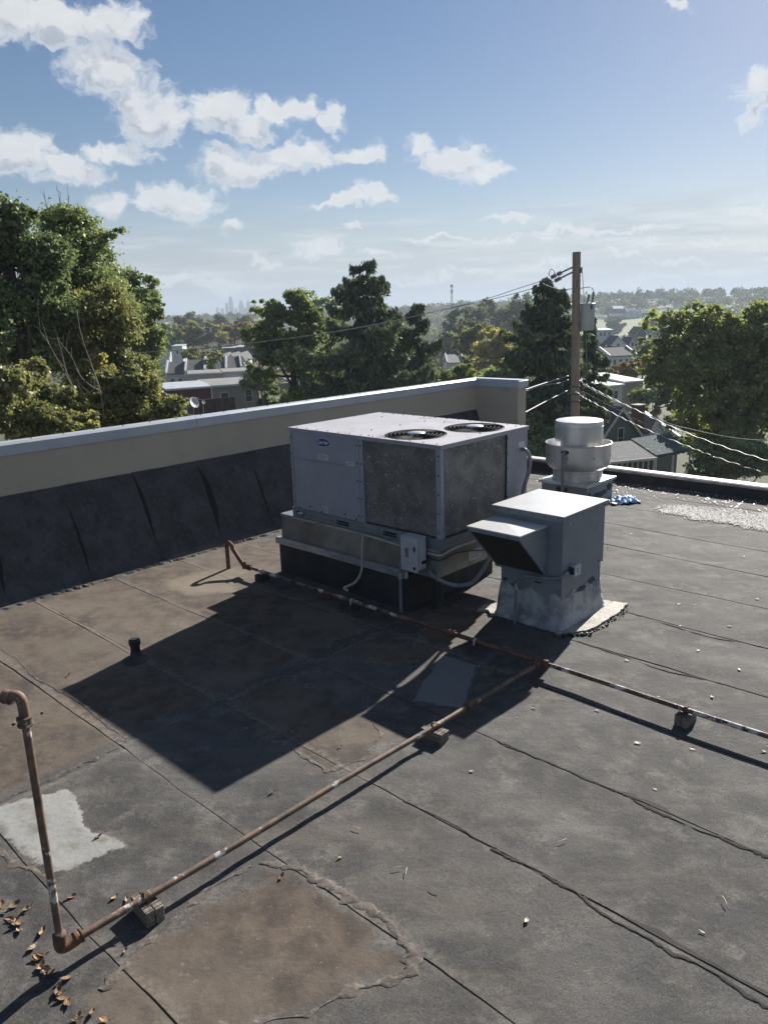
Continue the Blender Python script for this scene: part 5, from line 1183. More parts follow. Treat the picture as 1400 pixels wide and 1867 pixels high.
# teal awning
ao, aw, arz, ah = eave_frame((1196, 828), (1262, 823), 55, 57)
aw_ = thing('awning', 'teal porch awning on white posts right of the glazed porch', 'awning', ao, arz)
obj('canopy', MB().prism([(0, 0, ah), (0, 2.4, ah + .9), (0, 2.4, ah + .97), (0, 0, ah + .07)], (aw, 0, 0)), HM['teal'], aw_)
mb = MB()
for k in range(14): mb.box(k * aw / 14 + .01, (k + 1) * aw / 14 - .01, -.03, -.005, ah - .16 + .05 * (k % 2), ah + .05)
obj('valance', mb, HM['teal'], aw_)['kind'] = 'stuff'
for fx in (.03, .5, .97): obj('post', MB().box(fx * aw - .05, fx * aw + .05, .04, .14, -.2, ah - .002), HM['trim'], aw_)
# white frame house beyond the chimney, and the terrace on the slope
house('white house with a braced carport behind the gabled house', (1106, 706), (1134, 703), 84, 85, 'white', 'roof_white', 'flat', 7, .3, [(.6, 1.3, .5, .8)])
house('brown-fronted house with bright white roof behind the chimney', (1135, 698), (1172, 696), 88, 89, 'tan', 'roof_white', 'flat', 7, .4)
grp = 'white gabled terrace on the slope'
for (a_, b_, y_, rs_, lb) in (((1112, 632), (1142, 630), 205, 2.4, 'largest white gable of the terrace right of the pole'), ((1146, 630), (1160, 629), 208, 1.9, 'narrow white gable on the right of the terrace'), ((1099, 638), (1110, 637), 195, 1.2, 'small white gable at the left end of the terrace'), ((1120, 645), (1131, 644), 178, 1.3, 'little white gable below the largest terrace gable')):
    house(lb, a_, b_, y_, y_, 'white', 'roof_dark', 'gable_front', 8, rs_, [(.5, .2, .6, .9)], None, grp, .2)
house('long pale house with three windows at the foot of the terrace', (1111, 652), (1160, 647), 172, 174, 'white', 'roof_dark', 'ridge', 8, 1.6, [(.2, 1.7, .6, 1.1), (.42, 1.7, .6, 1.1), (.64, 1.7, .6, 1.1), (.86, 1.7, .6, 1.1)])
house('white flat-roofed house below the green field', (1090, 603), (1118, 601), 300, 300, 'white', 'roof_white', 'flat', 9, .4, [(.2, 2, .8, 1.3), (.45, 2, .8, 1.3), (.75, 2, .8, 1.3)])
house('dark gabled house at the edge of the green field', (1160, 608), (1178, 607), 290, 290, 'grey', 'roof_dark', 'gable_front', 9, 2.2)
grp = 'houses on the far ridge'
for i, (a_, b_, y_, wl_, rf_, lb) in enumerate((((1118, 563), (1140, 562), 800, 'grey', 'roof_white', 'far pale-roofed house left on the wooded ridge'), ((1143, 569), (1170, 568), 790, 'white', 'roof_dark', 'far long house on the ridge above the field'), ((1112, 577), (1136, 576), 780, 'grey', 'roof_dark', 'far dark house at the upper edge of the field'), ((1172, 571), (1184, 570), 795, 'brick', 'roof_dark', 'far brick house right on the wooded ridge'))):
    house(lb, a_, b_, y_, y_, wl_, rf_, 'ridge', 10, 2.5, [(.3, 2, 1.2, 1.2), (.7, 2, 1.2, 1.2)], None, grp)
lp = at(1340, 866, 50); lr = at(1420, 872, 50)
struct(obj('path', MB().prism([(p[0], p[1], float(terrain(p[0], p[1])) + .06) for p in (at(1290, 868, 47), at(1440, 878, 47), at(1440, 868, 49), at(1290, 862, 49))], (0, 0, .05)), HM['cream']))

# ------------------------------------------------------------------ utility pole
pb = at(1047.9, 755.7, 30); ptp = at(1051.2, 459, 30); dirp = (ptp - pb) / (ptp[2] - pb[2])
zg = float(terrain(pb[0], pb[1])); base = pb + dirp * (zg - pb[2])
pole = thing('utility_pole', 'brown wooden utility pole behind the exhaust fan', 'utility pole', base)
pp = lambda z: base + dirp * (z - zg)
obj('shaft', MB().tube([pp(zg - .3 + (ptp[2] - zg + .3) * k / 10) for k in range(11)], [.185 - .035 * k / 10 for k in range(11)], 18), MT['pole_wood'], pole, 'auto', base)
def side(px, py, y=30): return at(px, py, y)
mb = MB()
for z_ in (704, 718, 731): 
    c_ = at(1048.5, z_, 30); mb.lathe([(.16, -.03), (.185, -.03), (.185, .03), (.16, .03)], 16, c_)
bands = obj('band', mb, MT['wire'], pole, False, base); bands['kind'] = 'stuff'
obj('ground_wire', MB().tube([side(1061, 486, 29.85), side(1064, 540, 29.82), side(1067, 590, 29.82), side(1069, 640, 29.85), side(1068, 700, 29.85)], .012, 5), MT['wire_bright'], pole, True, base)
obj('cutout', MB().cyl(side(1060, 487, 29.9), side(1060, 497, 29.9), .045, n=8), MT['ceramic'], pole, False, base)
def insulator(p0, p1, name='strain_insulator'):
    p0, p1 = Vector(p0), Vector(p1); k = 10; pts = [p0.lerp(p1, i / k) for i in range(k + 1)]
    return obj(name, MB().tube(pts, [.03] + [.085 if i % 2 else .05 for i in range(1, k)] + [.03], 10), MT['ceramic'], pole, True, base)
obj('arm_rod', MB().tube([side(1043, 487), side(1024, 496)], .035, 6), MT['ceramic'], pole, False, base)
obj('arm_rod', MB().tube([side(1043, 496), side(1023, 506)], .035, 6), MT['ceramic'], pole, False, base)
insulator(side(1024, 496), side(1015, 500.5)); insulator(side(1014, 501), side(1004, 506)); insulator(side(1023, 506), side(1011, 512)); insulator(side(1000, 507), side(988, 511.5))
obj('jumper', MB().tube(smooth_path([side(1011, 504), side(1010, 494), side(1005, 490), side(1001, 497), side(1001, 503)], 6), .014, 5), MT['wire'], pole, True, base)
obj('jumper', MB().tube(smooth_path([side(985, 513), side(994, 519), side(1010, 525), side(1025, 528), side(1043, 526), side(1060, 525), side(1076, 523), side(1082, 530)], 6), .014, 5), MT['wire'], pole, True, base)
tcn = at(1071, 577, 29.9); tr = thing('transformer', 'grey cylindrical transformer hanging on the utility pole', 'transformer', (tcn[0], tcn[1], tcn[2] - .5))
obj('tank', MB().lathe([(.001, 0), (.24, 0), (.25, .02), (.265, .93), (.275, .94), (.275, .97), (.25, .985), (.001, 1.02)], 28), MT['tank'], tr, 'auto')
obj('bracket', MB().box(-.36, -.24, -.06, .06, .3, .7), MT['conduit_grey'], tr)
for (x_, h_) in ((-.02, .32), (.15, .42)): obj('bushing', MB().tube([(x_ + .04 * i / 8, -.02, .98 + h_ * i / 8) for i in range(9)], [.05 if i % 2 else .032 for i in range(9)], 8), MT['ceramic'], tr, True)
obj('arrester', MB().tube([(.06, -.26, .78), (.06, -.27, .93)], .035, 8), MT['rust_steel'], tr)
def wire(label, pts, r=.014, m_='wire', twist=False):
    P = smooth_path([at(*p) for p in pts], 14)
    if twist:
        q = []
        for i in range(len(P) * 3 - 2):
            a_ = P[i // 3].lerp(P[min(i // 3 + 1, len(P) - 1)], (i % 3) / 3); q.append(a_ + Vector((0, .010 * math.cos(i * .45), .014 * math.sin(i * .45))))
        P = q
    o_ = P[0].copy(); ob = obj('power_line', MB().tube(P, r, 5), MT[m_], None, True, org=o_); ob.location = o_; return tag(ob, label, 'wire', 'overhead wires')
wire('upper thin wire sagging from the pole top past the conifer to the left', [(988, 511.5, 30), (940, 527, 30), (880, 546, 29.5), (740, 580, 29), (620, 603, 28.5), (460, 625, 28), (300, 640, 27.5), (120, 648, 27), (-80, 652, 26.5)], .0125, 'wire_bright')
wire('second thin wire just below the upper one at the pole top', [(1011, 512, 30), (985, 521, 30), (940, 534, 30.3), (880, 549, 31), (800, 566, 32), (700, 588, 34), (560, 612, 38), (440, 628, 42)], .012)
wire('bright twisted cable falling from the pole to the lower right, upper strand', [(1049, 690, 29.8), (1066, 700, 29.5), (1103, 720, 28.5), (1155, 745, 27), (1217, 775, 25.5), (1309, 811, 23.5), (1400, 840, 22), (1500, 868, 20.5)], .0135, 'wire_bright', True)
wire('bright twisted cable falling to the lower right, lower strand', [(1040, 704, 29.8), (1060, 722, 29.3), (1080, 733, 28.5), (1130, 760, 27), (1176, 782, 26), (1249, 812, 24), (1309, 835, 23), (1400, 864, 21.5), (1500, 893, 20)], .0135, 'wire_bright', True)
wire('thin dark wire between the two twisted cables', [(1060, 712, 29.8), (1100, 733, 29), (1170, 770, 28), (1240, 800, 27), (1320, 828, 26), (1420, 856, 25)], .010)
wire('slack wire running nearly level into the right tree', [(1062, 700, 30), (1110, 726, 31), (1208, 767, 33), (1245, 779, 34), (1331, 797, 36), (1400, 803, 38), (1480, 805, 40)], .014, 'wire_bright')
wire('upper cable from the pole to behind the parapet end', [(1036, 685, 30), (1000, 696, 26), (955, 711, 21), (930, 719, 18.5)], .016, 'wire_bright')
wire('second cable just below the upper one at the parapet end', [(1036, 692, 30), (1020, 698, 28), (990, 702, 25), (955, 714, 21), (930, 724, 18.5)], .012, 'wire_bright')
wire('steep bright cable from the pole down behind the parapet end', [(1034, 712, 30), (1000, 729, 26), (955, 753, 21), (930, 767, 18.5)], .016, 'wire_bright')

# ------------------------------------------------------------------ trees
def leaf_cloud(rs, lobes, n, size, spread=.17, surf=.55, up=.5, jitter=.35):
    """diamond leaves in clumps through a set of ellipsoid lobes; returns verts, faces, tint"""
    sub = []
    for q in lobes:
        c_, r_ = np.array(q[:3]), np.array(q[3:6])
        for k in range(11):
            d = rs.normal(size=3); d /= np.linalg.norm(d); f_ = rs.uniform(.35, .98); rr_ = rs.uniform(.24, .52) * (1.25 - .5 * f_)
            sub.append(np.concatenate([c_ + d * r_ * f_, r_ * rr_ * np.array([1, 1, rs.uniform(.6, .95)])]))
    sub = np.array(sub); C = sub[:, :3]; R = sub[:, 3:]; w = R.prod(1) ** (2 / 3.); w /= w.sum(); lobes = sub
    ncl = max(20, n // 42); li = rs.choice(len(lobes), ncl, p=w)
    d = rs.normal(size=(ncl, 3)); d /= np.linalg.norm(d, axis=1)[:, None]
    rad = (surf + (1 - surf) * rs.rand(ncl)) ** .6 * (.86 + .28 * rs.rand(ncl))
    cl = C[li] + d * R[li] * rad[:, None]; cr = R[li].mean(1) * spread * 2.2 * rs.uniform(.5, 1.7, ncl)
    ct_ = rs.rand(ncl)
    k = rs.randint(0, ncl, n); p = cl[k] + rs.normal(size=(n, 3)) * (cr[k] * .6)[:, None] * np.array([1, 1, .72])
    nr = rs.normal(size=(n, 3)) + np.array([0, 0, up]); nr /= np.linalg.norm(nr, axis=1)[:, None]
    t = np.cross(nr, rs.normal(size=(n, 3))); t /= np.linalg.norm(t, axis=1)[:, None]; b_ = np.cross(nr, t)
    L = size * rs.uniform(1 - jitter, 1 + jitter, n)[:, None] * .5; Wd = L * rs.uniform(.5, .8, n)[:, None]
    V = np.stack([p + t * L, p + b_ * Wd + nr * Wd * .25, p - t * L, p - b_ * Wd + nr * Wd * .25], 1).reshape(-1, 3)
    return V, np.arange(n * 4).reshape(-1, 4), np.clip(.55 * ct_[k] + .45 * rs.rand(n), 0, 1), cl
def limbs(mb, rs, base, top_z, lobes, cl, r0, nb=40):
    base = np.array(base, float); c0 = np.mean([q[:3] for q in lobes], 0); tipz = c0[2]
    mid = base + (np.array([c0[0], c0[1], tipz]) - base) * .5 + np.append(rs.normal(0, .15, 2), 0); top = np.array([c0[0], c0[1], top_z - .15 * (top_z - base[2])])
    mb.tube(smooth_path([base, mid, np.array([c0[0], c0[1], tipz]), top], 4), list(np.interp(np.linspace(0, 1, 13), [0, 1], [r0, r0 * .15])), 8)
    for q in lobes:
        s_ = base + (np.array([c0[0], c0[1], tipz]) - base) * rs.uniform(.45, .95); e = np.array(q[:3])
        mb.tube(smooth_path([s_, (s_ + e) / 2 + rs.normal(0, .1, 3) - np.array([0, 0, .1]), e], 3), list(np.linspace(r0 * .42, r0 * .12, 7)), 6)
    for i in rs.choice(len(cl), min(nb, len(cl)), False):
        j = np.argmin([np.linalg.norm(np.array(q[:3]) - cl[i]) for q in lobes]); s_ = np.array(lobes[j][:3])
        mb.tube([s_, (s_ + cl[i]) / 2 + rs.normal(0, .08, 3), cl[i]], [r0 * .14, r0 * .08, r0 * .03], 5, False)
def tree(label, lobes_px, y, n, size, kind, base_px=None, r0=.22, name='broadleaf_tree', group=None, spread=.17, depth=1.0, nb=40, seed=None, surf=.55, cat='tree', extra=()):
    """lobes_px: (px, py, rx px, ry px[, dy metres]) crown lobes as they stand y metres away"""
    rs = np.random.RandomState(zlib.crc32(label.encode()) % 10000 if seed is None else seed); lobes = []
    for q in lobes_px:
        yy = y + (q[4] if len(q) > 4 else 0); c_ = at(q[0], q[1], yy); rx = abs(at(q[0] + q[2], q[1], yy)[0] - c_[0]); rz_ = abs(at(q[0], q[1] - q[3], yy)[2] - c_[2])
        lobes.append((*c_, rx, rx * depth, rz_))
    c0 = np.mean([q[:3] for q in lobes], 0); bx = at(base_px, 600, y)[0] if base_px is not None else c0[0]
    zg = float(terrain(bx, c0[1])); base = np.array([bx, c0[1], zg])
    o = thing(name, label, cat, base, 0, group)
    V, F, tint, cl = leaf_cloud(rs, lobes, n, size, spread, surf)
    link('crown', mesh_np('crown', V - base, F, [('tint', 'FACE', tint)]), LM[kind], o)
    mb = MB(); limbs(mb, rs, base - np.array([0, 0, .3]), max(q[2] + q[5] for q in lobes), lobes, cl, r0, nb)
    obj('trunk', mb, MT['bark'], o, True, base, fix=False)
    return o, lobes, base
G1 = 'broadleaf trees left of the parapet'
# the stand of trees at the left, front to back
tree('tall dark glossy-leaved tree cut by the left picture edge', [(-60, 430, 120, 95), (20, 470, 95, 90, .5), (-20, 600, 120, 110), (60, 560, 80, 90, 1), (80, 470, 55, 60, 1), (-5, 375, 22, 40, .3), (30, 395, 35, 30)], 21, 95000, .105, 'dark', -20, .3, group=G1, spread=.15)
tree('airy green tree with bare twigs rising above its crown', [(130, 470, 75, 75), (185, 440, 38, 42, .4), (110, 410, 60, 35), (160, 540, 85, 80), (85, 560, 70, 80, .5), (200, 560, 55, 70)], 25, 62000, .105, 'mid', 120, .25, group=G1, spread=.2, surf=.35)
tree('grey-green tree standing behind the left stand, nearest the skyline', [(215, 520, 55, 42), (262, 545, 45, 42, 1), (285, 560, 24, 20), (235, 590, 60, 55), (265, 620, 38, 48)], 36, 36000, .15, 'mid', 240, .25, group=G1, spread=.17, surf=.4)
tree('fine-leaved olive tree in the middle of the left stand', [(175, 590, 75, 75), (225, 640, 55, 70), (140, 650, 75, 70), (200, 700, 70, 60)], 23, 48000, .095, 'olive', 170, .2, group=G1, spread=.2, surf=.35)
tree('round yellow-green tree at the right foot of the left stand', [(275, 640, 26, 28), (258, 665, 28, 30)], 40, 10000, .15, 'bright', 265, .15, group=G1, spread=.2)
tree('low glossy shrub with orange leaves right above the coping', [(215, 720, 50, 50), (265, 730, 45, 55), (300, 752, 40, 38), (180, 760, 60, 40), (325, 765, 24, 22), (240, 690, 30, 34)], 18, 42000, .085, 'olive', 230, .12, 'shrub_tree', G1, .2, 1, 60, surf=.3)
tree('large-leaved bush in the lower left corner above the coping', [(10, 705, 55, 55), (-30, 740, 60, 60), (45, 770, 55, 45), (100, 780, 50, 38, .5), (140, 775, 40, 34, .5), (60, 700, 50, 50, 2), (110, 740, 50, 45, 2)], 15.5, 36000, .10, 'olive', 20, .12, 'shrub_tree', G1, .18, 1, 40, surf=.4)
tree('small patch of yellowing sapling leaves inside the left stand', [(176, 650, 12, 22), (186, 668, 16, 16)], 21.5, 1600, .12, 'yellow', 180, .05, 'sapling', G1, .25)
tree('small rusty-leaved sapling inside the left stand', [(180, 698, 16, 10), (205, 690, 12, 9)], 20.5, 900, .12, 'rusty', 190, .05, 'sapling', G1, .3)
# bare branches
def bare(label, y, base, strokes, r, mt='bark_pale'):
    b0 = at(*base, y); o = thing('bare_branch', label, 'branch', b0); mb = MB(); rs = np.random.RandomState(7)
    for s_ in strokes:
        P = smooth_path([at(p[0], p[1], y + .2 * math.sin(p[0])) for p in s_], 5); mb.tube(P, list(np.linspace(r, r * .3, len(P))), 6, False)
        for k in range(2, len(P), 2):
            e = P[k] + Vector(rs.normal(0, .16, 3)) + Vector((0, 0, .22)); mb.tube([P[k], P[k].lerp(e, .5) + Vector(rs.normal(0, .03, 3)), e], [r * .35, r * .22, r * .1], 4, False)
    obj('branches', mb, MT[mt], o, True, b0, fix=False); return o
bare('pale dead branches leaning out of the left stand', 17.2, (165, 760), [[(165, 760), (140, 720), (110, 665), (85, 620), (68, 597)], [(140, 725), (105, 712), (70, 690), (58, 672)], [(140, 722), (122, 680), (112, 640), (104, 615)], [(190, 760), (182, 710), (165, 660), (148, 610), (140, 565)], [(185, 715), (150, 690), (130, 650), (108, 622)], [(150, 742), (120, 730), (95, 725)], [(178, 700), (160, 720), (140, 732)]], .015, 'bark_pale')
bare('bare twigs sticking up from the airy green tree', 25, (110, 440), [[(110, 440), (108, 400), (110, 350)], [(112, 420), (122, 385), (126, 358)], [(95, 430), (88, 390), (80, 352)], [(140, 430), (143, 405), (148, 385)]], .02, 'bark')

# conifers
def conifer(label, px, top, bot, prof, y, n, size, kind, group, lean=0, r0=.28, bare_=0.0, droop=.55, seed=1, name='conifer'):
    """prof: (py, half width left px, half width right px)"""
    rs = np.random.RandomState(seed); tp = at(px + lean, top, y); cx = at(px, bot, y); zg = float(terrain(cx[0], cx[1])); base = np.array([cx[0], cx[1], zg])
    k_ = abs(at(px + 100, 600, y)[0] - at(px, 600, y)[0]) / 100; pyz = lambda py: at(px, py, y)[2]
    zs = np.array([pyz(p[0]) for p in prof])[::-1]; lw = np.array([p[1] for p in prof])[::-1] * k_; rw_ = np.array([p[2] for p in prof])[::-1] * k_
    o = thing(name, label, 'tree', base, 0, group); mbt = MB(); V = []; T = []
    tx = lambda z: base[:2] + (tp[:2] - base[:2]) * np.clip((z - base[2]) / (tp[2] - base[2]), 0, 1)
    mbt.tube([np.append(tx(z), z) for z in np.linspace(zg - .3, tp[2] - .75, 9)], list(np.linspace(r0, .03, 9)), 8)
    z = zs[0]; brs = []
    while z < tp[2] + .35:
        for q in range(rs.randint(4, 7)):
            a_ = rs.uniform(0, 2 * math.pi); wl_ = np.interp(z, zs, lw); wr_ = np.interp(z, zs, rw_); c_ = math.cos(a_); rr_ = (wl_ if c_ < 0 else wr_) * (.62 + .38 * abs(c_)) * rs.uniform(.35, 1.2)
            brs.append((z + rs.uniform(-.15, .15), a_, max(rr_, .25)))
        z += rs.uniform(.3, .55) * (1 + bare_)
    tot = sum(b_[2] for b_ in brs)
    for (z, a_, L) in brs:
        s_ = np.append(tx(z), z); d = np.array([math.cos(a_), math.sin(a_), 0]); dr_ = rs.uniform(.1, .3) * L
        P = [s_ + d * L * t + np.array([0, 0, -dr_ * math.sin(t * 2.4) + .14 * L * t ** 3]) for t in np.linspace(0, 1, 6)]
        mbt.tube(P, list(np.linspace(max(.018, .022 * L), .006, 6)), 5, False)
        m_ = max(6, int(n * L / tot)); t = rs.rand(m_) ** .75; Pa = np.array(P); pos = np.stack([np.interp(t, np.linspace(0, 1, 6), Pa[:, i]) for i in range(3)], 1)
        side_ = np.array([-d[1], d[0], 0]); sp_ = rs.normal(0, .16, m_) * L * (1.15 - .7 * t); pos += side_[None] * sp_[:, None]
        hang = np.abs(rs.normal(0, droop * .45, m_)) * (.4 + .6 * t); pos[:, 2] -= hang
        ax = d[None] * rs.uniform(.1, .8, m_)[:, None] + side_[None] * rs.normal(0, .5, m_)[:, None] + np.array([0, 0, -1])[None] * rs.uniform(.1, 1.3 * droop / .55, m_)[:, None] + rs.normal(0, .25, (m_, 3)); ax /= np.linalg.norm(ax, axis=1)[:, None]
        bx_ = np.cross(ax, rs.normal(size=(m_, 3))); bx_ /= np.linalg.norm(bx_, axis=1)[:, None]
        Ls = size * rs.uniform(.6, 1.4, m_)[:, None] * .5; Ws = Ls * .34
        V.append(np.stack([pos + ax * Ls, pos + bx_ * Ws, pos - ax * Ls, pos - bx_ * Ws], 1).reshape(-1, 3)); T.append(np.clip(rs.rand() * .5 + rs.rand(m_) * .5, 0, 1))
    V = np.concatenate(V); T = np.concatenate(T)
    link('crown', mesh_np('crown', V - base, np.arange(len(V)).reshape(-1, 4), [('tint', 'FACE', T)]), LM[kind], o)
    obj('trunk', mbt, MT['bark'], o, True, base, fix=False); return o
tree('dense green tree behind the chimney of the gabled house', [(1190, 725, 34, 30), (1225, 735, 30, 34), (1165, 722, 24, 18), (1215, 700, 34, 30)], 78, 13000, .3, 'mid', 1195, .2, group='broadleaf trees around the houses')
tree('wide dark tree low between the awning and the right tree', [(1270, 800, 40, 36), (1310, 815, 42, 34), (1250, 770, 34, 30), (1350, 805, 40, 36)], 60, 16000, .24, 'dark', 1285, .2, group='broadleaf trees around the houses')
tree('small green tree in front of the white carport house', [(1090, 720, 22, 26), (1098, 745, 22, 22)], 70, 6000, .26, 'mid', 1093, .15, group='broadleaf trees around the houses')
tree('dark hedge behind the exhaust fan left of the porch', [(985, 800, 40, 30), (1030, 810, 40, 26), (1075, 815, 36, 22), (950, 790, 30, 40)], 40, 12000, .2, 'dark', 1000, .15, 'shrub_tree', 'broadleaf trees around the houses')
tree('dense green tree filling the gap between the tall conifer and the broadleaf tree', [(600, 650, 40, 42), (590, 600, 30, 36), (620, 690, 44, 32)], 57, 15000, .24, 'mid', 605, .22, group='broadleaf trees around the houses')
tree('dull green tree filling in behind the two middle conifers', [(715, 640, 44, 44), (740, 690, 46, 32), (690, 690, 40, 32), (790, 690, 36, 28)], 60, 17000, .25, 'dark', 715, .22, group='broadleaf trees around the houses')
G2 = 'conifers beyond the parapet'
conifer('tall ragged dark conifer in the middle of the picture', 666, 478, 760, [(478, 22, 25), (492, 60, 60), (510, 52, 66), (530, 68, 50), (548, 80, 84), (570, 92, 80), (600, 112, 95), (640, 125, 105), (680, 122, 110), (720, 110, 90), (750, 60, 60)], 47, 36000, .34, 'needle', G2, 2, .34, .25, .6, 3)
conifer('shaggy conifer leaning against the tall one on its right', 762, 556, 740, [(556, 12, 12), (575, 38, 26), (610, 52, 36), (650, 60, 44), (700, 62, 46), (735, 40, 40)], 50, 14000, .36, 'needle', G2, 0, .25, .1, .7, 5)
conifer('broad dark conifer left of the utility pole', 1002, 526, 800, [(526, 34, 26), (540, 62, 46), (565, 78, 60), (600, 84, 70), (640, 90, 80), (690, 94, 92), (750, 95, 100), (790, 70, 80)], 44, 42000, .34, 'needle', G2, -2, .3, -.15, .5, 7)
conifer('slim dark tree right of the utility pole', 1078, 590, 800, [(590, 10, 8), (620, 22, 22), (660, 30, 32), (710, 34, 40), (770, 38, 40)], 46, 12000, .32, 'needle', G2, 0, .2, -.1, .4, 9)
G3 = 'broadleaf trees around the houses'
tree('green broadleaf tree left of the tall conifer', [(500, 575, 42, 38), (545, 560, 42, 34), (570, 590, 36, 40), (490, 620, 42, 42), (540, 640, 55, 50), (495, 680, 40, 40), (570, 690, 50, 44)], 54, 40000, .22, 'mid', 525, .3, group=G3, spread=.16)
tree('large sunlit tree filling the right edge above the cables', [(1240, 605, 62, 50), (1310, 590, 62, 45), (1385, 600, 70, 56), (1450, 620, 70, 70), (1205, 655, 48, 50), (1280, 680, 85, 75), (1370, 690, 90, 80), (1262, 735, 46, 50), (1340, 770, 80, 60), (1420, 780, 80, 70), (1300, 640, 70, 60), (1340, 720, 80, 60), (1240, 670, 50, 50), (1290, 800, 40, 45), (1400, 690, 70, 70)], 50, 105000, .22, 'bright', 1320, .45, group=G3, spread=.13)
tree('dark low shrubs at the right behind the roof edge', [(1300, 840, 60, 34), (1360, 830, 55, 42), (1275, 852, 26, 18), (1400, 850, 40, 26)], 43, 14000, .18, 'dark', 1330, .15, 'shrub_tree', G3, .2)
tree('yellow autumn tree left of the broad conifer', [(905, 615, 34, 32), (882, 640, 28, 30), (925, 640, 20, 28), (900, 665, 34, 26)], 118, 9000, .5, 'yellow', 900, .3, group=G3, spread=.18)
tree('olive tree touching the yellow tree on its left', [(866, 610, 24, 24), (850, 640, 26, 28), (868, 665, 24, 20)], 125, 6000, .5, 'olive', 862, .3, group=G3)
tree('light green bush at the parapet corner right of the conifers', [(838, 678, 26, 18), (812, 690, 26, 16), (860, 690, 24, 14)], 62, 7000, .26, 'bright', 838, .12, 'shrub_tree', G3, .2)
tree('dark bush between the yellow tree and the coping', [(905, 690, 36, 22), (940, 680, 30, 26), (880, 700, 30, 14)], 70, 7000, .28, 'mid', 915, .12, 'shrub_tree', G3, .2)
tree('pale small-leaved tree at the end of the tan house', [(462, 690, 22, 22), (480, 700, 20, 18), (455, 672, 14, 12)], 74, 4500, .22, 'mid', 468, .12, 'shrub_tree', G3, .25, surf=.3)
tree('dark bushes at the foot of the tall conifer', [(500, 735, 36, 22), (545, 728, 40, 22), (600, 722, 40, 20), (660, 715, 42, 18)], 60, 11000, .26, 'dark', 560, .12, 'shrub_tree', G3, .2)
tree('round green tree above the valley rowhouses', [(352, 650, 24, 17), (378, 655, 22, 15), (398, 645, 16, 14)], 140, 5000, .5, 'olive', 370, .2, group=G3)
tree('bright green tree in front of the valley rowhouses', [(385, 662, 14, 11), (398, 652, 10, 10)], 120, 2500, .4, 'bright', 388, .15, group=G3)
tree('broad rusty-green tree in the valley right of the skyline', [(425, 605, 34, 22), (450, 600, 26, 20), (405, 615, 26, 20)], 250, 6000, .9, 'rusty', 425, .4, group=G3)
tree('wide green tree in the valley under the skyline', [(345, 610, 34, 24), (375, 605, 30, 24), (330, 625, 28, 20), (385, 620, 30, 20)], 240, 7500, .9, 'olive', 355, .4, group=G3)
tree('dark tree beside the white building at the left stand', [(305, 610, 18, 24), (318, 625, 18, 20)], 230, 3500, .9, 'dark', 310, .3, group=G3)
tree('yellowish tree in front of the terrace right of the pole', [(1135, 678, 26, 14), (1158, 672, 24, 16), (1112, 690, 20, 10)], 110, 4500, .42, 'rusty', 1140, .2, group=G3)
tree('small green tree left of the terrace gables', [(1085, 660, 16, 24), (1100, 676, 16, 14)], 100, 3500, .4, 'mid', 1090, .2, group=G3)
tree('round tree half hiding the terrace on its right', [(1170, 650, 22, 24), (1180, 625, 18, 18)], 120, 4500, .45, 'bright', 1172, .2, group=G3)
rs0 = np.random.RandomState(77)
k = 0
for (px, py, r, y, kd, lb) in ((830, 585, 30, 260, 'far', 'dark tree behind the shaggy conifer on the right'), (868, 572, 28, 300, 'far', 'dark tree above the olive and yellow trees'), (905, 562, 30, 320, 'far', 'dark tree above the yellow tree'), (945, 560, 34, 300, 'far', 'dark tree just left of the broad conifer'), (815, 620, 22, 190, 'mid', 'mid-green tree low behind the shaggy conifer'), (845, 600, 20, 210, 'far', 'small dark tree between conifer and yellow tree'), (600, 560, 30, 150, 'mid', 'green tree between the two tall crowns in the middle'), (470, 620, 22, 200, 'far', 'dark tree at the left flank of the green tree'), (355, 583, 15, 420, 'far', 'rounded far tree left under the skyline'), (402, 586, 14, 430, 'far', 'rounded far tree below the tallest tower'), (330, 588, 22, 330, 'far', 'dark far tree beside the white building'), (447, 587, 15, 400, 'far', 'rounded far tree right under the skyline'), (1120, 588, 14, 640, 'far', 'small tree at the left rim of the field'), (1195, 585, 22, 500, 'far', 'dark tree at the right rim of the field')):
    tree(lb, [(px, py, r, r * .8), (px - r * .6, py + r * .5, r * .7, r * .6), (px + r * .6, py + r * .5, r * .75, r * .6), (px, py + r, r, r * .7)], y, 3200, .004 * y + .1, kd, px, .35, group='trees in the middle distance', spread=.2, nb=8)
# the far wood, one mass
rs = np.random.RandomState(31); V = []; T = []
def add_crown(x, y, z, r, h, n, size):
    p = rs.normal(size=(n, 3)); p /= np.linalg.norm(p, axis=1)[:, None]; p[:, 2] = np.abs(p[:, 2]) * rs.uniform(.8, 1.1) - .25
    lump = 1 + .22 * np.sin(p[:, 0] * 5 + x) * np.cos(p[:, 1] * 4 + y); p = p * lump[:, None] * np.array([r, r, h])[None] * rs.uniform(.8, 1.05, n)[:, None] + np.array([x, y, z])
    nr = rs.normal(size=(n, 3)) + np.array([0, -.2, .5]); nr /= np.linalg.norm(nr, axis=1)[:, None]; t = np.cross(nr, rs.normal(size=(n, 3))); t /= np.linalg.norm(t, axis=1)[:, None]; b_ = np.cross(nr, t)
    L = size * rs.uniform(.6, 1.4, n)[:, None] * .5
    V.append(np.stack([p + t * L, p + b_ * L * .7, p - t * L, p - b_ * L * .7], 1).reshape(-1, 3)); T.append(np.clip(.65 * rs.rand() + .35 * rs.rand(n), 0, 1))
cnt = 0
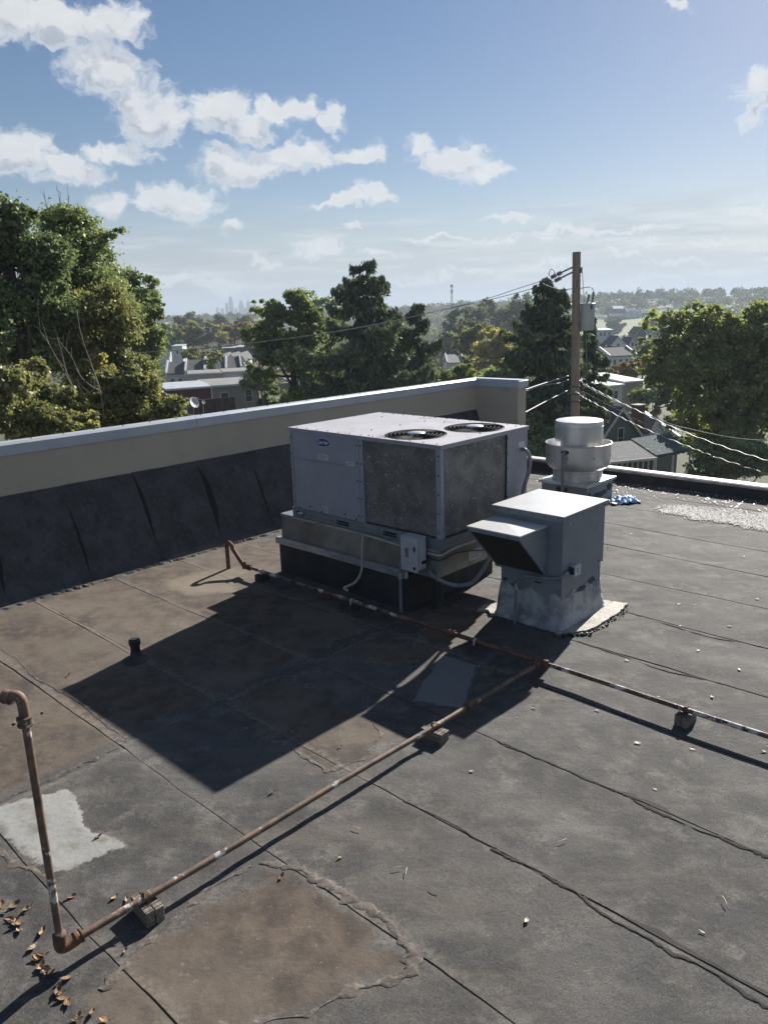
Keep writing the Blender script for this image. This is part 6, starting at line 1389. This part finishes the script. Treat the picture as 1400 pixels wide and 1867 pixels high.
while cnt < 2300:
    y = 180 + 950 * rs.rand() ** .8; x = y * rs.uniform(-.62, .62); q = x / y
    if .235 < q < .415 and 470 < y < 815: continue
    if -.26 < q < -.16 and y < 230: continue
    if .27 < q < .40 and y < 330: continue
    r = rs.uniform(4, 7.5); h = rs.uniform(6, 10) * (.75 if -.25 < q < -.13 else 1); z = float(terrain(x, y)) + h * .55
    add_crown(x, y, z, r, h, 95, 1.15 + y * .0016); cnt += 1
V = np.concatenate(V); T = np.concatenate(T)
fw = link('far_wood', mesh_np('far_wood', V, np.arange(len(V)).reshape(-1, 4), [('tint', 'FACE', T)]), LM['far']); struct(fw, 'stuff'); fw['label'] = 'wooded hills filling the valley to the horizon'; fw['category'] = 'wood'

# ------------------------------------------------------------------ radio mast on the ridge and the city skyline
mp = at(823.5, 518, 620); zg = float(terrain(mp[0], mp[1])); mast = thing('radio_mast', 'thin lattice radio mast on the horizon', 'radio mast', (mp[0], mp[1], zg)); Hm = mp[2] - zg
for (sx, sy) in ((-1, -1), (1, -1), (1, 1), (-1, 1)): obj('leg', MB().tube([(sx * 1.0, sy * 1.0, 0), (sx * .3, sy * .3, Hm)], .13, 5), MT['conduit_grey'], mast)
mb = MB(); N = 16
for k in range(N):
    z0, z1 = Hm * k / N, Hm * (k + 1) / N; w0, w1 = 1 - .7 * k / N, 1 - .7 * (k + 1) / N
    for (ax_, ay_, bx_, by_) in ((-1, -1, 1, -1), (1, -1, 1, 1), (1, 1, -1, 1), (-1, 1, -1, -1)): mb.tube([(ax_ * w0, ay_ * w0, z0), (bx_ * w1, by_ * w1, z1)], .07, 4)
obj('bracing', mb, MT['conduit_grey'], mast)
for z_, r_ in ((.97, 1.0), (.88, .9)): obj('antenna_ring', MB().lathe([(r_ * .6, -1), (r_, -1), (r_, 1), (r_ * .6, 1)], 10, (0, 0, Hm * z_)), MT['cap_metal'], mast)
SKYD = 3000
TW = mat('tower_glass', (.10, .13, .17), (.13, .16, .2), .01, .5)
for (px, topy, wpx, spire, tiers, lb) in ((413, 552, 5, 0, 2, 'slim stepped tower left of the tallest skyline tower'), (420, 541, 6.5, 6, 3, 'tallest tapered tower of the distant skyline'), (439, 549, 8, 0, 3, 'broad stepped tower right of the tallest one'), (452.5, 550, 6.5, 7, 2, 'pointed tower with a thin spire on the skyline'), (463, 552, 5, 0, 1, 'pale flat-topped tower at the right end of the skyline'), (396, 561, 4, 4, 1, 'small low tower at the left end of the skyline'), (405, 562, 5, 0, 1, 'low block left of the stepped tower'), (446, 561, 6, 0, 1, 'low block between the two stepped towers'), (430, 562, 5, 0, 1, 'low block right under the tallest tower')):
    p = at(px, topy, SKYD); zg = float(terrain(p[0], p[1])); H0 = p[2] - zg; w_ = wpx * SKYD / FPX; o = thing('skyline_tower', lb, 'tower', (p[0], p[1], zg), .4, 'towers of the distant city'); zz = 0
    for k in range(tiers):
        z1 = H0 * (.72 + .28 * (k + 1) / tiers) if tiers > 1 else H0; ww = w_ * (1 - .2 * k)
        obj('tier', MB().box(-ww / 2, ww / 2, -ww / 2, ww / 2, zz, z1), TW, o); zz = z1
    if wpx > 6: 
        ww *= .98; mb = MB().add([(-ww / 2, -ww / 2, zz), (ww / 2, -ww / 2, zz), (ww / 2, ww / 2, zz), (-ww / 2, ww / 2, zz), (0, 0, zz + ww * .55)], [(0, 1, 4), (1, 2, 4), (2, 3, 4), (3, 0, 4)]); obj('crown_roof', mb, TW, o)
    if spire: obj('spire', MB().cyl((0, 0, zz), (0, 0, zz + spire * SKYD / FPX), 1.6, .5, 6), TW, o)

# ------------------------------------------------------------------ the autumn haze
hz = bpy.data.materials.new('haze_air'); hz.use_nodes = True; n, l = hz.node_tree.nodes, hz.node_tree.links; n.clear()
pv = n.new('ShaderNodeVolumePrincipled'); pv.inputs['Color'].default_value = (.52, .61, .72, 1); pv.inputs['Density'].default_value = HAZE; pv.inputs['Anisotropy'].default_value = .15
o_ = n.new('ShaderNodeOutputMaterial'); l.new(pv.outputs[0], o_.inputs['Volume'])
hb = obj('haze', MB().box(-9100, 9100, -310, 14100, -60, 118), hz); struct(hb, 'stuff'); hb['label'] = 'thin autumn haze over the valley'; hb['category'] = 'haze'
